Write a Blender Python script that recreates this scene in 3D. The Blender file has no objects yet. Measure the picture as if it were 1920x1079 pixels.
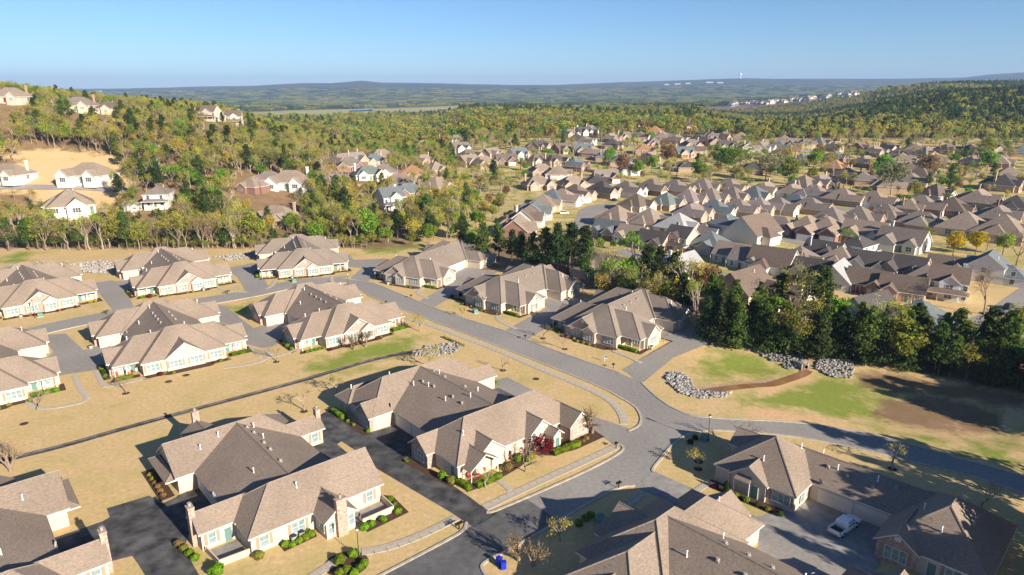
import bpy, bmesh, math, random
import numpy as np
from mathutils import Vector, Matrix

sc = bpy.context.scene
COL = sc.collection
RNG = random.Random(7)
NR = np.random.RandomState(11)

# ------------------------------------------------------------------ camera
F_PX, CAM_H, HORIZON = 1280.0, 60.0, 168.0
PITCH = math.atan((539.5 - HORIZON) / F_PX)
cam = bpy.data.cameras.new('camera')
cam.sensor_width, cam.lens = 36.0, 24.0
cam.clip_start, cam.clip_end = 1.0, 60000.0
camo = bpy.data.objects.new('camera', cam)
camo.location = (0, 0, CAM_H)
camo.rotation_euler = (math.radians(90) - PITCH, 0, 0)
COL.objects.link(camo)
sc.camera = camo

# ------------------------------------------------------------------ sky and sun
SUN_AZ, SUN_EL = math.radians(-45.0), math.radians(22.5)
w = bpy.data.worlds.new('World'); sc.world = w; w.use_nodes = True
nt = w.node_tree; nt.nodes.clear()
sky = nt.nodes.new('ShaderNodeTexSky'); sky.sky_type = 'NISHITA'; sky.sun_disc = False
sky.sun_elevation = SUN_EL
sky.sun_rotation = math.pi / 2 - SUN_AZ
sky.altitude = 2000; sky.air_density = 1.0; sky.dust_density = 1.0; sky.ozone_density = 6.0
bg = nt.nodes.new('ShaderNodeBackground'); bg.inputs[1].default_value = 0.064
wo = nt.nodes.new('ShaderNodeOutputWorld')
wb_ = nt.nodes.new('ShaderNodeMix'); wb_.data_type = 'RGBA'; wb_.blend_type = 'MULTIPLY'; wb_.inputs[0].default_value = 1.0; wb_.inputs[7].default_value = (.90, .92, .90, 1)   # even white balance of the whole sky
nt.links.new(sky.outputs[0], wb_.inputs[6]); nt.links.new(wb_.outputs[2], bg.inputs[0]); nt.links.new(bg.outputs[0], wo.inputs[0])
sun = bpy.data.lights.new('sun', 'SUN'); sun.energy = 5.0; sun.angle = math.radians(0.55)
sun.color = (1.0, 0.87, 0.70)
suno = bpy.data.objects.new('sun', sun); COL.objects.link(suno)
sd = Vector((math.cos(SUN_AZ) * math.cos(SUN_EL), math.sin(SUN_AZ) * math.cos(SUN_EL), math.sin(SUN_EL)))
suno.rotation_euler = (-sd).to_track_quat('-Z', 'Y').to_euler()
suno.location = (80, -80, 120)
vs = sc.view_settings
vs.view_transform = 'Standard'; vs.look = 'None'; vs.exposure = 1.22; vs.gamma = 1.0; vs.use_curve_mapping = False
cy = sc.cycles
cy.max_bounces = 5; cy.diffuse_bounces = 4; cy.glossy_bounces = 2; cy.transmission_bounces = 3
cy.volume_bounces = 0; cy.transparent_max_bounces = 4; cy.caustics_reflective = False; cy.caustics_refractive = False
cy.use_denoising = True
try: cy.denoiser = 'OPENIMAGEDENOISE'
except Exception: pass

# ------------------------------------------------------------------ terrain shape
RISE, YB = 16.0, 690.0
def sstep(a, b, x):
    t = np.clip((np.asarray(x, float) - a) / (b - a), 0, 1)
    return t * t * (3 - 2 * t)

def gauss(X, Y, cx, cy_, rx, ry, ang=0):
    c, s = math.cos(math.radians(ang)), math.sin(math.radians(ang))
    dx, dy = X - cx, Y - cy_
    u, v = dx * c + dy * s, -dx * s + dy * c
    return np.exp(-((u / rx) ** 2 + (v / ry) ** 2))

SIL = np.array([(-400, 168), (200, 167), (380, 164), (480, 162), (560, 157), (620, 157), (680, 153), (720, 157), (800, 158), (960, 160),
    (1050, 160), (1150, 157), (1250, 154), (1330, 150), (1390, 148.5), (1450, 150), (1600, 151), (1750, 149), (1800, 148), (1850, 143),
    (1920, 140), (2400, 138)], float)

def H(X, Y):
    X = np.asarray(X, float); Y = np.asarray(Y, float)
    Ys = np.maximum(Y, 60.0)
    col = 960 + 1280 * X / (.9603 * Ys + 16.7)
    z = np.zeros(np.broadcast(X, Y).shape)
    aL = np.interp(col, [-600, -200, 30, 200, 420, 520, 640, 780, 860], [58, 58, 57, 48, 41, 27, 13, 4, 0])
    z = z + aL * sstep(262, 485, Y) * (1 - sstep(540, 950, Y))
    z = z + RISE * sstep(400, 800, Y) * sstep(780, 900, col) * (1 - sstep(1400, 2200, Y))   # the suburb climbs gently
    aR = np.interp(col, [1300, 1400, 1500, 1600, 1750, 1950, 2500], [0, -12, -9, 8, 28, 34, 36])
    z = z + aR * sstep(YB, YB + 330, Y) * (1 - 0.9 * sstep(1700, 2600, Y))
    a3 = np.interp(col, [1280, 1370, 1600, 1800, 2400], [0, 8, 36, 42, 44])
    z = z + a3 * sstep(1500, 2050, Y) * (1 - sstep(2300, 4000, Y))
    z = z - 22 * sstep(1300, 2600, Y) * (1 - sstep(900, 1500, col)) * (1 - sstep(4500, 7000, Y))
    sil = np.interp(col, SIL[:, 0], SIL[:, 1])
    zr = 60 + (168 - sil) * 9000 / 1280.0
    z = z + zr * sstep(4500, 9000, Y) * (1 - sstep(9500, 15000, Y))
    und = 5 * np.sin(X / 410.0 + 1.3) * np.sin(Y / 530.0 + .4) + 3 * np.sin(X / 170.0) * np.sin(Y / 210.0 + 2)
    z = z + und * sstep(1100, 1700, Y)
    # detention basin, lower right of the suburb
    b = gauss(X, Y, 63, 138, 24, 9, -35) + gauss(X, Y, 80, 120, 20, 9, -22)
    z = z - 1.5 * np.clip(b * 1.3, 0, 1)
    return z

def h1(x, y): return float(H(np.array(x), np.array(y)))

def ray(px, py):
    u, v = (px - 960) / F_PX, -(py - 539.5) / F_PX
    return u, math.cos(PITCH) + v * math.sin(PITCH), -math.sin(PITCH) + v * math.cos(PITCH)

def at(px, py, z=None, dz=0.0):
    """photo pixel -> point on a level plane at z, or on the terrain"""
    d = ray(px, py)
    if z is not None:
        t = (z - CAM_H) / d[2]
        return (d[0] * t, d[1] * t)
    ts = np.concatenate([np.linspace(60, 700, 640), np.geomspace(701, 14000, 700)])
    X, Y, Z = d[0] * ts, d[1] * ts, CAM_H + d[2] * ts
    below = Z < H(X, Y) + dz
    i = int(np.argmax(below)) if below.any() else len(ts) - 1
    if i == 0: i = 1
    a, b = ts[i - 1], ts[i]
    for _ in range(18):
        m = (a + b) / 2
        if CAM_H + d[2] * m < h1(d[0] * m, d[1] * m) + dz: b = m
        else: a = m
    return (d[0] * b, d[1] * b)

def project(X, Y, Z):
    dz = Z - CAM_H
    dep = Y * math.cos(PITCH) - dz * math.sin(PITCH)
    up = Y * math.sin(PITCH) + dz * math.cos(PITCH)
    return 960 + F_PX * X / dep, 539.5 - F_PX * up / dep

# ------------------------------------------------------------------ materials
MATS = {}
def mat(name, col, rough=0.85, var=0.12, scale=2.0, col2=None, bump=0.0, spec=0.25, rand=0.0, metal=0.0, transl=0.0, big=0.0, bigscale=0.12, zs=1.0, crack=0.0):
    m = bpy.data.materials.new(name); m.use_nodes = True
    t = m.node_tree; n = t.nodes; l = t.links
    p = n['Principled BSDF']
    p.inputs['Roughness'].default_value = rough
    p.inputs['Specular IOR Level'].default_value = spec
    p.inputs['Metallic'].default_value = metal
    tc = n.new('ShaderNodeTexCoord')
    nz = n.new('ShaderNodeTexNoise'); nz.inputs['Scale'].default_value = scale; nz.inputs['Detail'].default_value = 4
    if zs != 1.0:
        mp = n.new('ShaderNodeMapping'); mp.inputs['Scale'].default_value = (1, 1, zs); l.new(tc.outputs['Object'], mp.inputs[0]); l.new(mp.outputs[0], nz.inputs['Vector'])
    else: l.new(tc.outputs['Object'], nz.inputs['Vector'])
    mx = n.new('ShaderNodeMix'); mx.data_type = 'RGBA'
    c2 = col2 if col2 else tuple(c * (1 - 2.2 * var) for c in col)
    mx.inputs[6].default_value = (*[c * (1 + var) for c in col], 1); mx.inputs[7].default_value = (*c2, 1)
    rp = n.new('ShaderNodeMapRange'); rp.inputs[1].default_value = 0.32; rp.inputs[2].default_value = 0.68
    l.new(nz.outputs[0], rp.inputs[0]); l.new(rp.outputs[0], mx.inputs[0])
    out = mx.outputs[2]
    if big:
        n2 = n.new('ShaderNodeTexNoise'); n2.inputs['Scale'].default_value = bigscale; n2.inputs['Detail'].default_value = 3
        l.new(tc.outputs['Object'], n2.inputs['Vector'])
        r2 = n.new('ShaderNodeMapRange'); r2.inputs[1].default_value = .3; r2.inputs[2].default_value = .7
        r2.inputs[3].default_value = 1 - big; r2.inputs[4].default_value = 1 + big
        l.new(n2.outputs[0], r2.inputs[0])
        hs = n.new('ShaderNodeHueSaturation'); l.new(out, hs.inputs['Color']); l.new(r2.outputs[0], hs.inputs['Value'])
        out = hs.outputs[0]
    if crack:
        vo = n.new('ShaderNodeTexVoronoi'); vo.feature = 'DISTANCE_TO_EDGE'; vo.inputs['Scale'].default_value = crack
        wv = n.new('ShaderNodeVectorMath'); wv.operation = 'MULTIPLY_ADD'; wv.inputs[1].default_value = (3, 3, 3)
        l.new(nz.outputs['Color'], wv.inputs[0]); l.new(tc.outputs['Object'], wv.inputs[2]); l.new(wv.outputs[0], vo.inputs['Vector'])
        rc = n.new('ShaderNodeMapRange'); rc.inputs[1].default_value = .004; rc.inputs[2].default_value = .014; rc.inputs[3].default_value = .72; rc.inputs[4].default_value = 1
        l.new(vo.outputs['Distance'], rc.inputs[0]); hc = n.new('ShaderNodeHueSaturation'); l.new(out, hc.inputs['Color']); l.new(rc.outputs[0], hc.inputs['Value']); out = hc.outputs[0]
    if rand:
        oi = n.new('ShaderNodeObjectInfo')
        hs = n.new('ShaderNodeHueSaturation')
        r3 = n.new('ShaderNodeMapRange'); r3.inputs[3].default_value = 1 - rand; r3.inputs[4].default_value = 1 + rand
        l.new(oi.outputs['Random'], r3.inputs[0]); l.new(r3.outputs[0], hs.inputs['Value'])
        mm = n.new('ShaderNodeMath'); mm.operation = 'MULTIPLY'; mm.inputs[1].default_value = 7.31
        fr = n.new('ShaderNodeMath'); fr.operation = 'FRACT'
        r4 = n.new('ShaderNodeMapRange'); r4.inputs[3].default_value = .5 - rand * .1; r4.inputs[4].default_value = .5 + rand * .1
        l.new(oi.outputs['Random'], mm.inputs[0]); l.new(mm.outputs[0], fr.inputs[0]); l.new(fr.outputs[0], r4.inputs[0])
        l.new(r4.outputs[0], hs.inputs['Hue']); l.new(out, hs.inputs['Color'])
        out = hs.outputs[0]
    l.new(out, p.inputs['Base Color'])
    if bump:
        b = n.new('ShaderNodeBump'); b.inputs['Strength'].default_value = bump; b.inputs['Distance'].default_value = .05
        l.new(nz.outputs[0], b.inputs['Height']); l.new(b.outputs[0], p.inputs['Normal'])
    if transl:
        tr = n.new('ShaderNodeBsdfTranslucent'); l.new(out, tr.inputs['Color'])
        ms = n.new('ShaderNodeMixShader'); ms.inputs[0].default_value = transl
        l.new(p.outputs[0], ms.inputs[1]); l.new(tr.outputs[0], ms.inputs[2])
        l.new(ms.outputs[0], n['Material Output'].inputs['Surface'])
    MATS[name] = m
    return m

mat('shingle', (.24, .192, .156), .9, .12, 2.6, big=.12, bump=.3, spec=.15, zs=4.0)
mat('shingle_grey', (.21, .176, .15), .9, .12, 2.6, big=.12, bump=.3, spec=.15, zs=4.0)
mat('ridge_cap', (.245, .205, .172), .9, .15, 4)
for nm, c in dict(taupe=(.25, .20, .162), brown=(.15, .115, .096), dark=(.080, .073, .073), grey=(.19, .163, .144), blue=(.125, .145, .16),
                  pale=(.32, .325, .335), orange=(.33, .18, .10), mauve=(.22, .185, .18), teal=(.14, .17, .16)).items():
    mat('roof_' + nm, c, .9, .12, 2.2, big=.08, spec=.15, rand=.08)
mat('trim', (.62, .60, .57), .6, .03, 2)
mat('siding', (.50, .43, .355), .75, .04, 1.2)
mat('siding_white', (.58, .565, .54), .7, .03, 1)
mat('siding_blue', (.50, .55, .58), .7, .04, 1)
mat('siding_tan', (.55, .45, .34), .75, .06, 1)
mat('siding_green', (.26, .28, .24), .75, .06, 1)
mat('stone', (.34, .27, .225), .9, .28, 3.0, col2=(.24, .18, .15), bump=.4)
mat('brick_red', (.25, .145, .115), .9, .18, 4.0, bump=.2, rand=.12)
mat('brick_tan', (.42, .30, .225), .9, .16, 4.0, bump=.2, rand=.12)
mat('shutter', (.30, .23, .17), .7, .05, 2)
mat('glass', (.22, .30, .31), .08, .25, .8, spec=.6)
mat('glass_dark', (.05, .065, .075), .06, .2, .8, spec=.7)
mat('garage', (.68, .62, .54), .6, .03, 2)
mat('garage_brown', (.22, .12, .08), .6, .06, 2)
mat('door_red', (.28, .03, .03), .5, .05, 2)
mat('door_teal', (.12, .22, .20), .5, .05, 2)
mat('asphalt', (.265, .25, .235), .92, .07, 1.5, big=.09, bigscale=.06, spec=.2)
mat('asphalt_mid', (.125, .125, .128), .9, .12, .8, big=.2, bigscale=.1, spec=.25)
mat('asphalt_dark', (.078, .078, .081), .85, .3, .5, big=.3, bigscale=.12, spec=.3)
mat('concrete', (.42, .375, .31), .9, .09, 1.2, big=.1, spec=.2)
mat('concrete_grey', (.27, .26, .25), .9, .10, .8, big=.12, spec=.2)
mat('mulch', (.085, .048, .032), .95, .3, 6)
mat('dirt', (.42, .30, .20), .95, .15, 2, col2=(.30, .20, .12), big=.15)
mat('rock', (.27, .26, .25), .9, .3, 1.6, col2=(.12, .115, .11), rand=.25)
mat('water', (.16, .085, .04), .12, .25, .25, col2=(.30, .17, .08), spec=.5)
mat('river', (.10, .17, .23), .1, .1, .01, spec=.5)
mat('bark', (.17, .13, .10), .95, .25, 5)
mat('bark_pale', (.33, .28, .22), .95, .2, 5)
mat('twig', (.25, .19, .14), .95, .2, 5)
LEAF = dict(pine=(.105, .168, .034), spring=(.46, .46, .085), green=(.23, .38, .042), gold=(.54, .46, .09), olive=(.34, .35, .062),
            yellow=(.62, .50, .03), red=(.24, .03, .04), pink=(.42, .17, .28), shrub=(.22, .36, .025), rust=(.34, .22, .10),
            pale=(.30, .31, .15), dark=(.052, .086, .024))
for k, c in LEAF.items():
    mat('leaf_' + k, c, .75, .28, .9, rand=.06 if k in ('yellow', 'red', 'pink') else .22, transl=.52, spec=.15)
mat('metal_black', (.02, .02, .022), .5, .1, 3, spec=.4)
mat('metal_grey', (.36, .37, .37), .5, .08, 3, spec=.4)
mat('vent', (.30, .28, .26), .6, .05, 3)
mat('box_green', (.10, .24, .20), .6, .06, 2)
mat('paint_white', (.80, .80, .80), .25, .01, 1, spec=.5)
mat('paint_black', (.02, .02, .025), .2, .02, 1, spec=.5)
mat('paint_blue', (.03, .09, .32), .3, .02, 1, spec=.5)
mat('paint_silver', (.40, .41, .42), .3, .02, 1, spec=.5)
mat('paint_red', (.35, .03, .03), .3, .02, 1, spec=.5)
mat('tyre', (.02, .02, .02), .9, .1, 4)
mat('wood', (.30, .22, .15), .9, .2, 3)
mat('bin_blue', (.01, .03, .45), .5, .05, 2)
mat('flag_red', (.45, .05, .06), .8, .05, 2)
mat('flag_blue', (.03, .05, .22), .8, .05, 2)
mat('sign_blue', (.05, .20, .55), .6, .05, 2)
mat('brass', (.55, .45, .25), .5, .05, 2)
mat('lamp_glass', (.75, .75, .70), .3, .02, 2)

# ------------------------------------------------------------------ mesh helpers
class MB:
    def __init__(self): self.v = []; self.f = []; self.m = []
    def face(self, pts, mi=0):
        i = len(self.v); self.v += [tuple(p) for p in pts]; self.f.append(tuple(range(i, i + len(pts)))); self.m.append(mi)
    def box(self, x0, x1, y0, y1, z0, z1, mi=0):
        i = len(self.v)
        self.v += [(x0, y0, z0), (x1, y0, z0), (x1, y1, z0), (x0, y1, z0), (x0, y0, z1), (x1, y0, z1), (x1, y1, z1), (x0, y1, z1)]
        for q in ((0, 3, 2, 1), (4, 5, 6, 7), (0, 1, 5, 4), (1, 2, 6, 5), (2, 3, 7, 6), (3, 0, 4, 7)):
            self.f.append(tuple(i + k for k in q)); self.m.append(mi)
    def extrude(self, poly, dz, mi_top=0, mi_side=1):
        """poly (ccw from above) as top, bottom dz lower"""
        n = len(poly); i = len(self.v)
        self.v += [tuple(p) for p in poly] + [(p[0], p[1], p[2] - dz) for p in poly]
        self.f.append(tuple(range(i, i + n))); self.m.append(mi_top)
        self.f.append(tuple(range(i + 2 * n - 1, i + n - 1, -1))); self.m.append(mi_side)
        for k in range(n):
            k2 = (k + 1) % n
            self.f.append((i + k, i + n + k, i + n + k2, i + k2)); self.m.append(mi_side)
    def tube(self, pts, rad, n=6, mi=0, cap=True):
        rings = []
        for k, p in enumerate(pts):
            p = Vector(p)
            a = Vector(pts[max(k - 1, 0)]); b = Vector(pts[min(k + 1, len(pts) - 1)])
            d = (b - a)
            d = d.normalized() if d.length > 1e-6 else Vector((0, 0, 1))
            u = d.cross(Vector((0, 1, 0.13))); u = u.normalized() if u.length > 1e-4 else Vector((1, 0, 0))
            v = d.cross(u)
            i = len(self.v)
            r = rad[k] if hasattr(rad, '__len__') else rad
            for j in range(n):
                t = 2 * math.pi * j / n
                self.v.append(tuple(p + u * (r * math.cos(t)) + v * (r * math.sin(t))))
            rings.append(i)
        for a, b in zip(rings[:-1], rings[1:]):
            for j in range(n):
                j2 = (j + 1) % n
                self.f.append((a + j, b + j, b + j2, a + j2)); self.m.append(mi)
        if cap:
            self.f.append(tuple(rings[-1] + n - 1 - j for j in range(n))); self.m.append(mi)
            self.f.append(tuple(rings[0] + j for j in range(n))); self.m.append(mi)
    def cyl(self, x, y, z0, z1, r0, r1=None, n=8, mi=0):
        self.tube([(x, y, z0), (x, y, z1)], [r0, r0 if r1 is None else r1], n, mi)
    def mesh(self, name, mats, smooth=False):
        me = bpy.data.meshes.new(name)
        me.from_pydata(self.v, [], self.f)
        for m in mats: me.materials.append(MATS[m] if isinstance(m, str) else m)
        if len(mats) > 1: me.polygons.foreach_set('material_index', np.array(self.m, np.int32))
        if smooth: me.polygons.foreach_set('use_smooth', np.ones(len(self.f), bool))
        me.update()
        return me

def obj(name, me, parent=None, loc=(0, 0, 0), rz=0.0, scale=None):
    o = bpy.data.objects.new(name, me); COL.objects.link(o)
    o.location = loc; o.rotation_euler = (0, 0, rz)
    if scale is not None: o.scale = scale if hasattr(scale, '__len__') else (scale,) * 3
    if parent is not None: o.parent = parent
    return o
def tag(o, label=None, cat=None, group=None, kind=None):
    if label: o['label'] = label
    if cat: o['category'] = cat
    if group: o['group'] = group
    if kind: o['kind'] = kind
    return o
def thing(name, label, cat, loc=(0, 0, 0), rz=0.0, group=None, scale=None):
    return tag(obj(name, None, None, loc, rz, scale), label, cat, group)
def struct(name, me, **k): return tag(obj(name, me, **k), kind='structure')
ORD = ['first', 'second', 'third', 'fourth', 'fifth', 'sixth', 'seventh', 'eighth', 'ninth', 'tenth', 'eleventh', 'twelfth', 'thirteenth',
       'fourteenth', 'fifteenth', 'sixteenth', 'seventeenth', 'eighteenth', 'nineteenth', 'twentieth', 'twenty-first', 'twenty-second',
       'twenty-third', 'twenty-fourth', 'twenty-fifth', 'twenty-sixth', 'twenty-seventh', 'twenty-eighth', 'twenty-ninth', 'thirtieth']
ORD += ['thirty-' + o for o in ORD[:9]] + ['fortieth'] + ['forty-' + o for o in ORD[:9]]

# ------------------------------------------------------------------ ground
def in_poly(P, X, Y):
    X = np.asarray(X); Y = np.asarray(Y); ins = np.zeros(X.shape, bool); n = len(P)
    for i in range(n):
        x1, y1 = P[i]; x2, y2 = P[(i + 1) % n]
        c = ((y1 > Y) != (y2 > Y)) & (X < (x2 - x1) * (Y - y1) / ((y2 - y1) if y2 != y1 else 1e-9) + x1)
        ins ^= c
    return ins
def dist_poly(P, X, Y, closed=True):
    d = np.full(np.shape(X), 1e9); n = len(P)
    for i in range(n if closed else n - 1):
        x1, y1 = P[i]; x2, y2 = P[(i + 1) % n]
        L = (x2 - x1) ** 2 + (y2 - y1) ** 2 + 1e-9
        t = np.clip(((X - x1) * (x2 - x1) + (Y - y1) * (y2 - y1)) / L, 0, 1)
        d = np.minimum(d, np.hypot(X - x1 - t * (x2 - x1), Y - y1 - t * (y2 - y1)))
    return d
def soft(P, X, Y, w):
    d = dist_poly(P, X, Y); s = np.where(in_poly(P, X, Y), d, -d)
    return np.clip(s / w * .5 + .5, 0, 1)
def px(poly, z=0): return [at(x, y, z) for x, y in poly]
def pxt(poly): return [at(x, y) for x, y in poly]

GREEN = [px(p) for p in (
    [(560, 690), (640, 655), (770, 625), (800, 640), (760, 668), (640, 700), (590, 712)],
    [(1385, 752), (1480, 712), (1560, 690), (1640, 712), (1700, 742), (1640, 772), (1560, 775), (1450, 770)],
    [(1300, 690), (1330, 655), (1400, 650), (1480, 690), (1400, 705), (1330, 715)],
    [(485, 540), (560, 520), (600, 520), (590, 540), (520, 552)], [(0, 478), (60, 470), (60, 490), (0, 495)],
    [(1500, 775), (1620, 800), (1800, 850), (1920, 880), (1920, 800), (1800, 820), (1650, 790)],
    [(420, 572), (470, 566), (480, 590), (440, 592)], [(660, 455), (800, 450), (790, 470), (690, 478)],
    [(150, 640), (190, 620), (205, 640), (190, 668)])]
BARE = [px(p) for p in (
    [(1390, 770), (1450, 765), (1560, 790), (1600, 800), (1560, 808), (1440, 790)],
    [(1650, 735), (1760, 735), (1880, 770), (1895, 800), (1820, 808), (1700, 790), (1640, 765)],
    [(1605, 688), (1720, 706), (1930, 745), (1930, 775), (1800, 745), (1680, 728), (1610, 710)],
    [(1420, 712), (1510, 690), (1530, 700), (1440, 725)])]
CLEAR = [pxt(p) for p in (
    [(0, 318), (60, 300), (180, 300), (235, 318), (240, 345), (215, 372), (220, 415), (150, 420), (90, 400), (60, 362), (0, 362)],
    [(40, 282), (110, 280), (210, 292), (330, 330), (290, 326), (180, 300), (60, 300), (0, 296)],
    [(600, 345), (700, 345), (700, 375), (620, 378)])]
FIELD = [pxt(p) for p in ([(455, 212), (640, 205), (800, 202), (860, 206), (740, 217), (600, 223), (470, 226)],
                          [(760, 204), (900, 197), (920, 201), (800, 208)], [(640, 196), (760, 194), (760, 198), (640, 200)])]
DITCH = px([(20, 862), (120, 838), (250, 800), (430, 752), (560, 717), (620, 699), (690, 678), (760, 662), (815, 655)])

def build_ground():
    ys = [-80.0]
    while ys[-1] < 16000:
        y = ys[-1]; ys.append(y + (1.5 if y < 230 else max(1.5, (y - 120) * .0135)))
    ys = np.array(ys); nx = 380
    s = np.linspace(-1, 1, nx)
    Y = np.repeat(ys[:, None], nx, 1); X = s[None, :] * (150 + 1.15 * np.abs(Y))
    Z = H(X, Y)
    n = len(ys)
    me = bpy.data.meshes.new('ground')
    co = np.stack([X, Y, Z], -1).reshape(-1, 3)
    i = np.arange((n - 1) * nx).reshape(n - 1, nx)[:, :-1].ravel()
    q = np.stack([i, i + 1, i + nx + 1, i + nx], 1)
    me.vertices.add(len(co)); me.vertices.foreach_set('co', co.ravel())
    me.loops.add(q.size); me.loops.foreach_set('vertex_index', q.ravel())
    me.polygons.add(len(q)); me.polygons.foreach_set('loop_start', np.arange(0, q.size, 4)); me.polygons.foreach_set('loop_total', np.full(len(q), 4))
    me.polygons.foreach_set('use_smooth', np.ones(len(q), bool))
    me.update()
    Xf, Yf = X.ravel(), Y.ravel()
    near = Yf < 700
    g = np.zeros(len(Xf)); b = np.zeros(len(Xf)); f = np.zeros(len(Xf)); fl = np.zeros(len(Xf))
    xn, yn = Xf[near], Yf[near]
    gg = np.zeros(xn.shape); bb = np.zeros(xn.shape)
    for P in GREEN: gg = np.maximum(gg, soft(P, xn, yn, 6))
    for P in BARE[:1] + BARE[3:]: bb = np.maximum(bb, soft(P, xn, yn, 3))
    for P in CLEAR: bb = np.maximum(bb, .8 * soft(P, xn, yn, 8))
    dd = dist_poly(DITCH, xn, yn, False); bb = np.maximum(bb, .55 * np.clip(1 - np.abs(dd - 1.2) / 1.6, 0, 1))
    g[near] = gg; b[near] = bb
    col = 960 + 1280 * Xf / (.9603 * np.maximum(Yf, 60) + 16.7)
    # woodland floor: left hill, wooded belts, far country
    fl = np.maximum(fl, sstep(255, 268, Yf) * (1 - sstep(700, 860, col)))
    fl = np.maximum(fl, sstep(YB - 5, YB + 20, Yf))
    belt = px(BELT)
    fl[near] = np.maximum(fl[near], soft(belt, xn, yn, 4))
    for P in CLEAR: fl[near] = fl[near] * (1 - soft(P, xn, yn, 6))
    for P in BARE[1:3]: fl[near] = np.maximum(fl[near], .9 * soft(P, xn, yn, 3))
    sub = (Yf > 215) & (Yf < YB) & (col > 860)
    g = np.where(sub, np.maximum(g, .52), g)
    far = Yf > 700
    ff = np.zeros(far.sum())
    for P in FIELD: ff = np.maximum(ff, soft(P, Xf[far], Yf[far], 15))
    f[far] = ff
    ca = me.color_attributes.new('mask', 'FLOAT_COLOR', 'POINT')
    ca.data.foreach_set('color', np.stack([g, b, fl, 1 - f], 1).ravel().astype(np.float32))
    m = bpy.data.materials.new('ground'); m.use_nodes = True
    t = m.node_tree; nn = t.nodes; l = t.links; p = nn['Principled BSDF']
    p.inputs['Roughness'].default_value = .95; p.inputs['Specular IOR Level'].default_value = .1
    tc = nn.new('ShaderNodeTexCoord')
    def noise(scale, det=5, rough=.6):
        z = nn.new('ShaderNodeTexNoise'); z.inputs['Scale'].default_value = scale; z.inputs['Detail'].default_value = det
        z.inputs['Roughness'].default_value = rough
        l.new(tc.outputs['Object'], z.inputs['Vector']); return z.outputs[0]
    def rng(v, a, b_, c=0, d=1):
        z = nn.new('ShaderNodeMapRange'); z.inputs[1].default_value = a; z.inputs[2].default_value = b_
        z.inputs[3].default_value = c; z.inputs[4].default_value = d; l.new(v, z.inputs[0]); return z.outputs[0]
    def mixc(fac, a, b_):
        z = nn.new('ShaderNodeMix'); z.data_type = 'RGBA'; l.new(fac, z.inputs[0])
        for k, v in ((6, a), (7, b_)):
            if isinstance(v, tuple): z.inputs[k].default_value = (*v, 1)
            else: l.new(v, z.inputs[k])
        return z.outputs[2]
    def mul(a, b_):
        z = nn.new('ShaderNodeMath'); z.operation = 'MULTIPLY'; l.new(a, z.inputs[0])
        if isinstance(b_, (int, float)): z.inputs[1].default_value = b_
        else: l.new(b_, z.inputs[1])
        return z.outputs[0]
    def add(a, b_):
        z = nn.new('ShaderNodeMath'); z.operation = 'ADD'; z.use_clamp = True; l.new(a, z.inputs[0]); l.new(b_, z.inputs[1]); return z.outputs[0]
    at_ = nn.new('ShaderNodeVertexColor'); at_.layer_name = 'mask'
    sp = nn.new('ShaderNodeSeparateColor'); l.new(at_.outputs[0], sp.inputs[0])
    fine = noise(1.3, 8, .75); mid = noise(.16, 5, .65); big = noise(.035, 3)
    tan_ = mixc(rng(fine, .36, .64), (.62, .455, .25), (.42, .30, .155))
    tan_ = mixc(rng(mid, .42, .72), tan_, mixc(rng(fine, .3, .7), (.50, .395, .18), (.38, .315, .13)))
    gr = mixc(rng(fine, .3, .7), (.25, .29, .055), (.16, .20, .04))
    gfac = rng(add(sp.outputs[0], mul(rng(mid, .3, .75, -.5, .5), rng(fine, .3, .7, .55, 1.3))), .3, .8)
    wv = nn.new('ShaderNodeTexWave'); wv.inputs['Scale'].default_value = .16; wv.inputs['Distortion'].default_value = 1.2; wv.inputs['Detail'].default_value = 2
    mpw = nn.new('ShaderNodeMapping'); mpw.inputs['Rotation'].default_value = (0, 0, .75); l.new(tc.outputs['Object'], mpw.inputs[0]); l.new(mpw.outputs[0], wv.inputs[0])
    tan_ = mixc(mul(rng(wv.outputs['Fac'], .3, .7), .35), tan_, (.52, .37, .165))
    sparse = mul(rng(big, .46, .68), rng(mid, .4, .65, 0, .75))
    c = mixc(sparse, tan_, mixc(rng(fine, .3, .7), (.36, .34, .10), (.25, .25, .07)))
    c = mixc(gfac, c, gr)
    soil = mixc(rng(fine, .3, .7), (.68, .45, .26), (.46, .29, .15))
    c = mixc(rng(add(sp.outputs[1], rng(fine, .3, .75, -.3, .3)), .3, .7), c, soil)
    floor_ = mixc(rng(mid, .3, .7), (.27, .175, .105), (.17, .12, .065))
    c = mixc(rng(add(sp.outputs[2], mul(rng(mid, .3, .75, -.4, .4), rng(fine, .3, .7, .5, 1.2))), .3, .7), c, floor_)
    fieldc = mixc(rng(noise(.004, 2), .4, .6), (.30, .32, .11), (.36, .32, .15))
    iv = nn.new('ShaderNodeMath'); iv.operation = 'SUBTRACT'; iv.inputs[0].default_value = 1; l.new(at_.outputs['Alpha'], iv.inputs[1])
    c = mixc(iv.outputs[0], c, fieldc)
    cd = nn.new('ShaderNodeSeparateXYZ'); l.new(tc.outputs['Object'], cd.inputs[0])
    farc = mixc(rng(noise(.006, 5, .7), .35, .65), (.055, .07, .028), (.085, .085, .04))
    farc = mixc(rng(noise(.0013, 3), .45, .6), farc, (.03, .045, .02))
    isfar = rng(cd.outputs[1], 5200, 6500)
    c = mixc(isfar, c, farc)
    l.new(c, p.inputs['Base Color'])
    bp = nn.new('ShaderNodeBump'); bp.inputs['Strength'].default_value = .35; bp.inputs['Distance'].default_value = .12
    l.new(fine, bp.inputs['Height']); l.new(bp.outputs[0], p.inputs['Normal'])
    me.materials.append(m)
    o = struct('ground', me); o['label'] = 'tan dormant lawns and wooded ground reaching to the horizon'
    return o
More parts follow.
